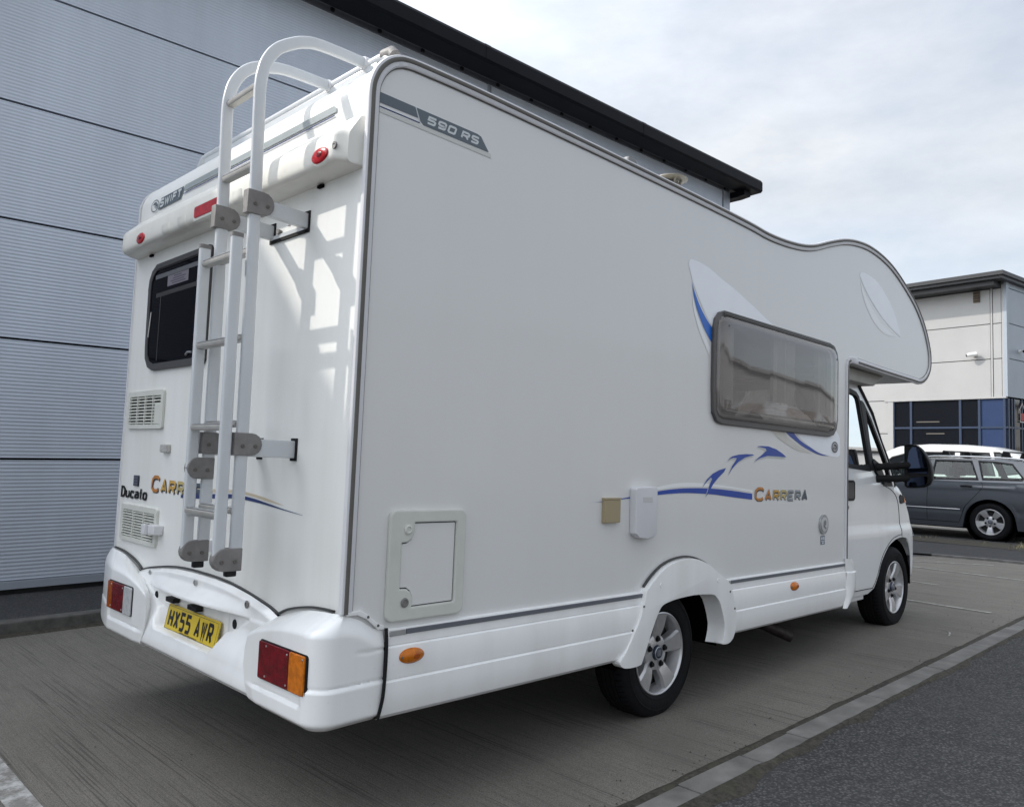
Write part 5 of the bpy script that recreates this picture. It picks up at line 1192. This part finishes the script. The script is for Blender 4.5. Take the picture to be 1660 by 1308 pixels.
GL2 = glass('windscreen_glass', (.75, .82, .80), 1.0, .01)
# windscreen, bonnet, front
mb = MB(); mb.grid([[(4.86 + .06 * sin(pi * k / 12), .20 + (W - .40) * k / 12, 1.985) for k in range(13)], [(5.20 + .14 * sin(pi * k / 12), .165 + (W - .33) * k / 12, 1.60) for k in range(13)], [(5.46 + .20 * sin(pi * k / 12), .13 + (W - .26) * k / 12, 1.185) for k in range(13)]]); mb.build('windscreen', GL2, van, smooth=60)
for s_ in (0, 1):
    mb = MB(); fl_ = lambda y: (W - y) if s_ else y
    mb.tube([(4.86, fl_(.20), 1.985), (5.10, fl_(.18), 1.77), (5.245, fl_(.165), 1.55), (5.375, fl_(.145), 1.37), (5.46, fl_(.13), 1.185)], .022, 8); mb.build('screen_pillar', BLACKP, van)
mb = MB(); rows = []
for (x, z) in ((5.44, 1.185), (5.58, 1.165), (5.72, 1.07), (5.82, .95), (5.885, .82), (5.90, .76)):
    yr = cab_y(min(x, 5.88), min(z, lerp_tab(ZTp, x)) - .002) + .002
    rows.append([(x + .18 * sin(pi * k / 20) ** .7, yr + (W - 2 * yr) * k / 20, z + .03 * sin(pi * k / 20)) for k in range(21)])
mb.grid(rows); mb.build('bonnet', CABW, van, smooth=60)
mb = MB(); plan = sm([(5.72, .098), (5.80, .100), (5.87, .112), (5.925, .15), (5.965, .23), (6.02, .42), (6.06, .8), (6.07, 1.11)], 4); plan = plan + [(x, W - y) for x, y in reversed(plan[:-1])]
cx_, cy_ = 5.0, 1.11
rows = []
for (x, y) in plan:
    n = len(rows); e = min(1, max(0, (x - 5.72) / .13)); zl_ = .40
    zlo = lerp_tab([(5.72, .735), (5.79, .68), (5.835, .60), (5.85, .50), (5.87, .405), (6.2, .39)], x)
    rows.append([(x - .02, y + (.02 if y < 1.11 else -.02), .775), (x, y, .768), (x + .004, y, .70), (x, y, max(zlo, .56)), (x - .015, y, max(zlo, .46)), (x - .03, y + (.01 if y < 1.11 else -.01), zlo)])
mb.grid(rows); mb.build('front_bumper', CABW, van, smooth=50)
# cab details on the visible flank
def cdec(name, poly, o0, o1, m, par=None, bev=0):
    q = MB(); q.prism(poly, lambda x, z: (x, cab_y(x, z) - o0, z), lambda x, z: (x, cab_y(x, z) - o1, z)); return q.build(name, m, par or van, bevel=bev)
dh = cdec('door_handle', rrect(4.44, 4.598, 1.068, 1.224, .03), -.004, .012, BLACKP, bev=.005)
cdec('handle_grip', rrect(4.46, 4.572, 1.085, 1.205, .02), .010, .014, mat('grip_dark', (.03, .03, .032), .35), dh, bev=.002)
mb = MB(); mb.lathe([(.014, 0), (.013, .004), (0, .005)], lambda r, a, d: (4.49 + r * cos(a), gy(1.02) - d, 1.018 + r * sin(a)), 16); mb.build('door_lock', GREYC, van)
ind = cdec('indicator_housing', [(5.548, 1.100), (5.570, 1.117), (5.655, 1.100), (5.655, 1.045), (5.585, 1.036), (5.560, 1.046)], -.004, .006, BLACKP, bev=.002)
cdec('indicator_lens', [(5.656, 1.100), (5.695, 1.085), (5.712, 1.066), (5.705, 1.052), (5.656, 1.046)], -.002, .010, AMBER, ind, bev=.003)
def seam(pts, name='panel_gap', r=.0028, par=None):
    q = MB(); q.tube([(x, cab_y(x, z) - .0006, z) for (x, z) in smooth_line([(a, b, 0) for a, b in pts], 4) for z in (z,)] if False else [(p[0], cab_y(p[0], p[1]) - .0006, p[1]) for p in smooth_line([(a, b, 0) for a, b in pts], 4)], r, 6); q.build(name, DARK, par or van)
seam([(5.205, 1.188), (5.36, 1.155), (5.46, 1.11), (5.515, 1.05), (5.54, .98), (5.553, .90), (5.560, .83), (5.562, .768)])
seam([(4.21, .392), (4.5, .390), (4.8, .388), (4.93, .386)])
seam([(4.93, .386), (5.02, .47), (5.11, .60), (5.20, .675), (5.33, .745), (5.45, .772), (5.56, .782)], r=.0022)
mb = MB(); mb.box(4.3, 4.86, .14, .30, .30, .345); mb.build('sill_step', CABW, van, bevel=.006)
# arch well, floor and dark interior
mb = MB(); mb.half([(.41, .0), (.41, .30), (0, .30)], lambda r, a, d: (5.42 + r * cos(a) * 1.08, .13 + d, .345 + r * sin(a))); mb.build('wheel_well', DARK, van)
mb = MB(); mb.half([(.41, .0), (.41, .30), (0, .30)], lambda r, a, d: (5.42 + r * cos(a) * 1.08, W - .13 - d, .345 + r * sin(a))); mb.build('wheel_well', DARK, van)
mb = MB(); mb.box(4.2, 5.0, .42, W - .42, .32, .40); mb.box(5.0, 5.9, .45, W - .45, .30, .75); mb.build('cab_floor', UNDER, van, smooth=0)
mb = MB(); mb.prism([(5.05, 1.15), (5.10, 1.24), (5.42, 1.20), (5.42, .85), (5.15, .85)], lambda x, z: (x, .17, z), lambda x, z: (x, W - .17, z)); mb.build('dashboard', mat('dash_dark', (.03, .032, .035), .7), van, bevel=.02)
mb = MB(); mb.tube([(4.93 + .10 * cos(2 * pi * k / 24), .60 + .19 * sin(2 * pi * k / 24), 1.20 + .16 * cos(2 * pi * k / 24)) for k in range(24)], .014, 6, closed=True); mb.build('steering_wheel', BLACKP, van)
for yc in (.58, 1.64):
    mb = MB(); mb.box(4.26, 4.42, yc - .24, yc + .24, .95, 1.42); st = mb.build('cab_seat', mat('seat_grey', (.09, .095, .10), .9, var=.2, vscale=12), van, bevel=.05, seg=3)
    mb = MB(); mb.box(4.28, 4.40, yc - .13, yc + .13, 1.45, 1.64); mb.build('headrest', MATS['seat_grey'], st, bevel=.05, seg=3)
mb = MB(); mb.box(4.18, 4.92, .16, W - .16, 1.99, 2.075); mb.build('cab_roof', CABW, van, bevel=.02)
mb = MB(); mb.prism([(4.21, 2.077), (4.90, 2.077), (5.15, 2.078), (4.95, 1.98), (4.21, 1.98)], lambda x, z: (x, .10, z), lambda x, z: (x, W - .10, z)); mb.build('overcab_fairing', mat('fairing_grey', (.40, .39, .36), .5, var=.12), van, bevel=.01)
# tow mirror on twin arms
mh = [(-.043, 1.519), (-.068, 1.526), (-.105, 1.528), (-.140, 1.518), (-.170, 1.493), (-.198, 1.453), (-.224, 1.405), (-.242, 1.355), (-.249, 1.30), (-.246, 1.245), (-.228, 1.208), (-.195, 1.188), (-.13, 1.180), (-.068, 1.176), (-.045, 1.192)]
mb = MB(); ctr = (sum(p[0] for p in mh) / len(mh), sum(p[1] for p in mh) / len(mh))
rows = []
for (x, sc) in ((5.205, .93), (5.195, .97), (5.20, 1.0), (5.235, 1.0), (5.275, .93), (5.31, .75), (5.325, .45)): rows.append([(x, ctr[0] + (p[0] - ctr[0]) * sc, ctr[1] + (p[1] - ctr[1]) * sc) for p in mh])
mb.grid(rows, closev=True); k_ = len(mh); mb.f.append(tuple(range(k_))); mb.f.append(tuple(6 * k_ + i for i in range(k_)))
mi = mb.build('tow_mirror', BLACKP, van, smooth=50)
MIR = mat('mirror_glass', (.035, .045, .075), .02, metal=1.0)  # navy tint stands in for dark surroundings reflected in the mirror
mg = [(-.068, 1.300), (-.068, 1.400), (-.080, 1.470), (-.105, 1.505), (-.140, 1.503), (-.168, 1.478), (-.192, 1.437), (-.213, 1.385), (-.221, 1.335), (-.216, 1.298)]
mb = MB(); mb.prism(mg, lambda y, z: (5.196 + .06 * (y + .14), y, z), lambda y, z: (5.203 + .06 * (y + .14), y, z)); mb.build('mirror_pane', MIR, mi, smooth=0)
mg2 = [(-.066, 1.250), (-.20, 1.276), (-.218, 1.270), (-.216, 1.235), (-.200, 1.208), (-.165, 1.198), (-.085, 1.190), (-.068, 1.196)]
mb = MB(); mb.prism(mg2, lambda y, z: (5.196, y, z), lambda y, z: (5.203, y, z)); mb.build('mirror_pane', MIR, mi, smooth=0)
for (z0, z1) in ((1.335, 1.362), (1.240, 1.256)):
    mb = MB(); rr = [.029 + .004 * sin(i * 2.2) for i in range(12)]; mb.tube([(5.06 + .17 * i / 11, .13 - .22 * i / 11, z0 + (z1 - z0) * i / 11) for i in range(12)], rr, 10); mb.build('mirror_arm', RUBBER, mi, smooth=50)
mb = MB(); mb.prism([(4.99, 1.38), (5.02, 1.40), (5.14, 1.36), (5.25, 1.21), (5.20, 1.20), (5.04, 1.29)], lambda x, z: (x, gy(z) - .012, z), lambda x, z: (x, gy(z) + .01, z)); mb.build('mirror_base', BLACKP, van, bevel=.004)

# ------------------------------------------------------------------ parked cars (x forward, y to the car's left, origin under the rear axle)
CARG = mat('car_slate_paint', (.072, .080, .094), .28, metal=.3, coat=.9, var=.04)
CARWH = mat('car_white_paint', (.74, .74, .73), .25, coat=.8, var=.03)
CGL = glass('car_glass', (.74, .84, .80), 1.0, .01)
DGL = mat('car_dark_glass', (.01, .012, .014), .06, spec=.6)
def make_car(name, label, paint, glz, loc, rz, P):
    t = tag(empty(name, loc, (0, 0, rz)), label, 'car')
    hw, belt, wb, x0, x1 = P['hw'], P['belt'], P['wb'], P['x0'], P['x1']; R = P['R']
    def zb(x):
        for c in (0, wb):
            d = abs(x - c)
            if d < R + .07: return max(.20, R + sqrt(max(0, (R + .07) ** 2 - d * d)) * .98)
        return .20 if x0 + .25 < x < x1 - .3 else .26
    def ztop(x): return lerp_tab(P['deck'], x)
    def yy(x, z):
        e = max(0, (x - (x1 - .75)) / .75) ** 2.2 * .32 + max(0, ((x0 + .45) - x) / .45) ** 2.4 * .20
        v = (z - .62) / .42
        return hw - e - .035 * v * v * (1 if z > .62 else .8) - .012 * exp(-((z - .50) / .012) ** 2) + .010 * exp(-((z - .885) / .02) ** 2)
    xs = sorted(set([x0 + (x1 - x0) * i / 110 for i in range(111)] + [c + s * (R + .07) for c in (0, wb) for s in (-.999, .999)]))
    rows = []
    for x in xs:
        a, b = zb(x), ztop(x); col = []
        for j in range(17): z = a + (b - a) * j / 16; col.append((x, yy(x, z), z))
        top_ = [(x, yy(x, b) * s, b + .03 * (1 - s * s)) for s in (.9, .6, .2, -.2, -.6, -.9)]
        rows.append([(x, yy(x, a) - .12, a)] + col + top_ + [(p[0], -p[1], p[2]) for p in reversed(col)] + [(x, -yy(x, a) + .12, a)])
    mb = MB(); mb.grid(rows); mb.f.append(tuple(range(len(rows[0])))); n_ = len(rows[0]); mb.f.append(tuple((len(rows) - 1) * n_ + i for i in range(n_))); body = mb.build('body', paint, t, smooth=45)
    mb = MB(); mb.box(x0 + .35, x1 - .4, -hw + .22, hw - .22, .17, .40); mb.build('underbody', DARK, t, smooth=0)
    lean = lambda z: hw - .075 - (z - belt) * P['lean']
    for s in (1, -1):
        fn = lambda o: (lambda x, z: (x, s * (lean(z) - o), z))
        mb = MB(); mb.prism(P['house'], fn(0), fn(.03), holes=[w for w in P['wins']]); mb.build('window_surround', paint, t, smooth=0)
        for w in P['wins']:
            mb = MB(); mb.prism(offset_poly(w, -.012), fn(-.004), fn(.02), holes=[offset_poly(w, .014)]); mb.build('window_trim', BLACKP, t, smooth=0)
            mb = MB(); mb.flat(offset_poly(w, .006), fn(.010)); mb.build('window', glz, t, smooth=0)
    rt = P['roof']; rows = []
    for (x, z) in rt: rows.append([(x, s * lean(z), z - .004 + P.get('crown', .045) * (1 - abs(s) ** 2.5)) for s in [k / 8 - 1 for k in range(17)]])
    mb = MB(); mb.grid(rows); mb.build('roof', paint, t, smooth=60)
    for (pa, pb) in P['screens']:
        mb = MB(); mb.grid([[(pa[0] + P['sb'] * (1 - s * s) * (1 if pa[0] > 1 else -1) * .3, s * (lean(pa[1]) - .02), pa[1] + .03 * (1 - s * s)) for s in [k / 5 - 1 for k in range(11)]], [(pb[0] + P['sb'] * (1 - s * s) * (1 if pa[0] > 1 else -1), s * (lean(pb[1]) - .02), pb[1] + .02) for s in [k / 5 - 1 for k in range(11)]]]); mb.build('screen', glz, t, smooth=60)
    for s in (1, -1):
        f = lambda x, z, o=0: (x, s * (yy(x, z) + o), z)
        for pts in P['seams']:
            q = MB(); q.tube([f(p[0], p[1], .0005) for p in smooth_line([(a, b, 0) for a, b in pts], 4)], .0035, 6); q.build('panel_gap', DARK, t)
        q = MB(); q.tube([f(x, .505, .006) for x in (P['strip'][0], (P['strip'][0] + P['strip'][1]) / 2, P['strip'][1])], .009, 8); q.build('rubbing_strip', ALU if P.get('bright') else paint, t)
        q = MB(); q.tube([f(P['handle'] - .085, .905, .012), f(P['handle'], .912, .026), f(P['handle'] + .085, .905, .012)], .016, 8); q.build('door_handle', BLACKP if P.get('bright') else paint, t)
    # seats
    for x in (.75, 1.75):
        for y in (.36, -.36):
            q = MB(); q.box(x - .07, x + .07, y - .22, y + .22, .6, 1.03); se = q.build('seat', MATS['seat_grey'], t, bevel=.05); q = MB(); q.box(x - .05, x + .05, y - .13, y + .13, 1.05, 1.22); q.build('headrest', MATS['seat_grey'], se, bevel=.045, seg=3)
    q = MB(); q.box(-.55, 2.1, -.62, .62, .45, .62); q.build('cabin_floor', DARK, t, smooth=0)
    for x in (0, wb):
        for s in (1, -1):
            q = MB(); q.lathe([(R + .065, 0), (R + .065, .26), (0, .26)], lambda r, a, d: (x + r * cos(a), s * (hw - .05 - d), R + r * sin(a)), 30); q.build('wheel_well', DARK, t)
    for y in (.3, -.3):
        q = MB(); q.box(x1 - .10, x1 - .02, y - .2, y + .2, .55, .68); q.build('headlight' , CLEARL, t, bevel=.02)
        q = MB(); q.box(x0 - .01, x0 + .12, (hw - .25) * (1 if y > 0 else -1) - .1, (hw - .25) * (1 if y > 0 else -1) + .1, .72, .92); q.build('tail_light', RED, t, bevel=.02)
    return t, body
est = dict(crown=.022, hw=.885, belt=.985, wb=2.65, x0=-.98, x1=3.55, R=.318, lean=.42, sb=.18, bright=True, handle=.345, strip=(.45, 2.1),
  deck=[(-.98, .90), (-.9, .97), (-.7, .985), (2.0, .985), (2.2, .96), (3.0, .88), (3.4, .76), (3.55, .62)],
  house=[(-.88, .975), (-.62, 1.285), (-.48, 1.335), (-.2, 1.355), (.3, 1.370), (.9, 1.375), (1.25, 1.355), (1.6, 1.25), (2.1, .975)],
  wins=[[(.925, 1.012), (.885, 1.338), (.315, 1.334), (.19, 1.022)], [(.115, 1.026), (.20, 1.334), (-.05, 1.325), (-.30, 1.295), (-.48, 1.060), (-.46, 1.034)], [(1.02, 1.012), (.985, 1.338), (1.22, 1.315), (1.55, 1.19), (1.86, 1.012)]],
  roof=[(-.62, 1.285), (-.48, 1.335), (-.2, 1.355), (.3, 1.370), (.9, 1.375), (1.25, 1.355)], screens=[((1.25, 1.37), (2.08, .98)), ((-.62, 1.29), (-.9, .98))],
  seams=[[(.95, .985), (.97, .7), (.975, .30)], [(.13, .985), (.10, .90), (.22, .74), (.37, .56), (.42, .42), (.46, .30)], [(.46, .285), (1.2, .285), (2.1, .285)], [(2.02, .98), (2.06, .7), (2.05, .30)]])
gcar, gb = make_car('estate_car', 'slate grey estate car with roof bars parked across the yard', CARG, CGL, (13.6 + .885, 1.458, 0), pi / 2, est)
gw = make_wheel(gcar, (0, .885 - .02, .318), R=.318, rl=.212, width=.2)
gw.rotation_euler = (0, 0.6, pi)
for (x, y, rz, ry) in ((2.65, .865, pi, .2), (0, -.865, 0, .3), (2.65, -.865, 0, .5)):
    c = copy_tree(gw, gcar); c.location = (x, y, .318); c.rotation_euler = (0, ry, rz)
for s in (1, -1):
    mb = MB(); mb.tube(smooth_line([(-.45, s * .67, 1.345), (-.40, s * .67, 1.385), (.2, s * .67, 1.410), (.9, s * .67, 1.410), (1.15, s * .67, 1.365)], 4), .013, 8); mb.build('roof_rail', ALU, gcar)
for x in (.74, -.19):
    mb = MB(); mb.box(x - .03, x + .03, -.64, .64, 1.485, 1.51); rb = mb.build('roof_bar', BLACKP, gcar, bevel=.006)
    for s in (1, -1):
        mb = MB(); mb.prism([(x - .09, 1.395), (x - .06, 1.50), (x + .03, 1.515), (x + .07, 1.395)], lambda a, z: (a, s * .67, z), lambda a, z: (a, s * .60, z)); mb.build('bar_foot', BLACKP, rb, bevel=.01)
mpv = dict(hw=.86, belt=1.0, wb=2.6, x0=-.85, x1=3.25, R=.31, lean=.30, sb=.20, handle=.5, strip=(.4, 2.1),
  deck=[(-.85, .9), (-.7, 1.0), (2.2, 1.0), (2.5, 1.02), (2.9, .92), (3.25, .62)],
  house=[(-.80, .99), (-.55, 1.36), (-.33, 1.50), (0, 1.585), (.6, 1.635), (1.3, 1.645), (1.85, 1.60), (2.2, 1.45), (2.75, 1.0)],
  wins=[[(.60, 1.05), (.60, 1.515), (.08, 1.50), (-.05, 1.05)], [(-.13, 1.05), (-.01, 1.515), (-.10, 1.515), (-.42, 1.39), (-.55, 1.12)], [(.72, 1.05), (.72, 1.50), (1.55, 1.50), (1.95, 1.38), (2.3, 1.06)]],
  roof=[(-.55, 1.36), (-.33, 1.50), (0, 1.585), (.6, 1.635), (1.3, 1.645), (1.85, 1.60)], screens=[((1.85, 1.59), (2.72, 1.0)), ((-.55, 1.35), (-.78, 1.0))],
  seams=[[(.66, 1.0), (.68, .7), (.68, .30)], [(1.9, 1.0), (1.95, .7), (1.93, .30)]])
wcar, _ = make_car('hatchback_car', 'white car behind the grey estate showing over its roof bars', CARWH, DGL, (16.5 + .86, 2.15, 0), pi / 2, mpv)
ww = make_wheel(wcar, (0, .84, .31), R=.31, rl=.205, width=.19); ww.rotation_euler = (0, 0, pi)
for (x, y, rz) in ((2.6, .84, pi), (0, -.84, 0), (2.6, -.84, 0)):
    c = copy_tree(ww, wcar); c.location = (x, y, .31); c.rotation_euler = (0, 0, rz)
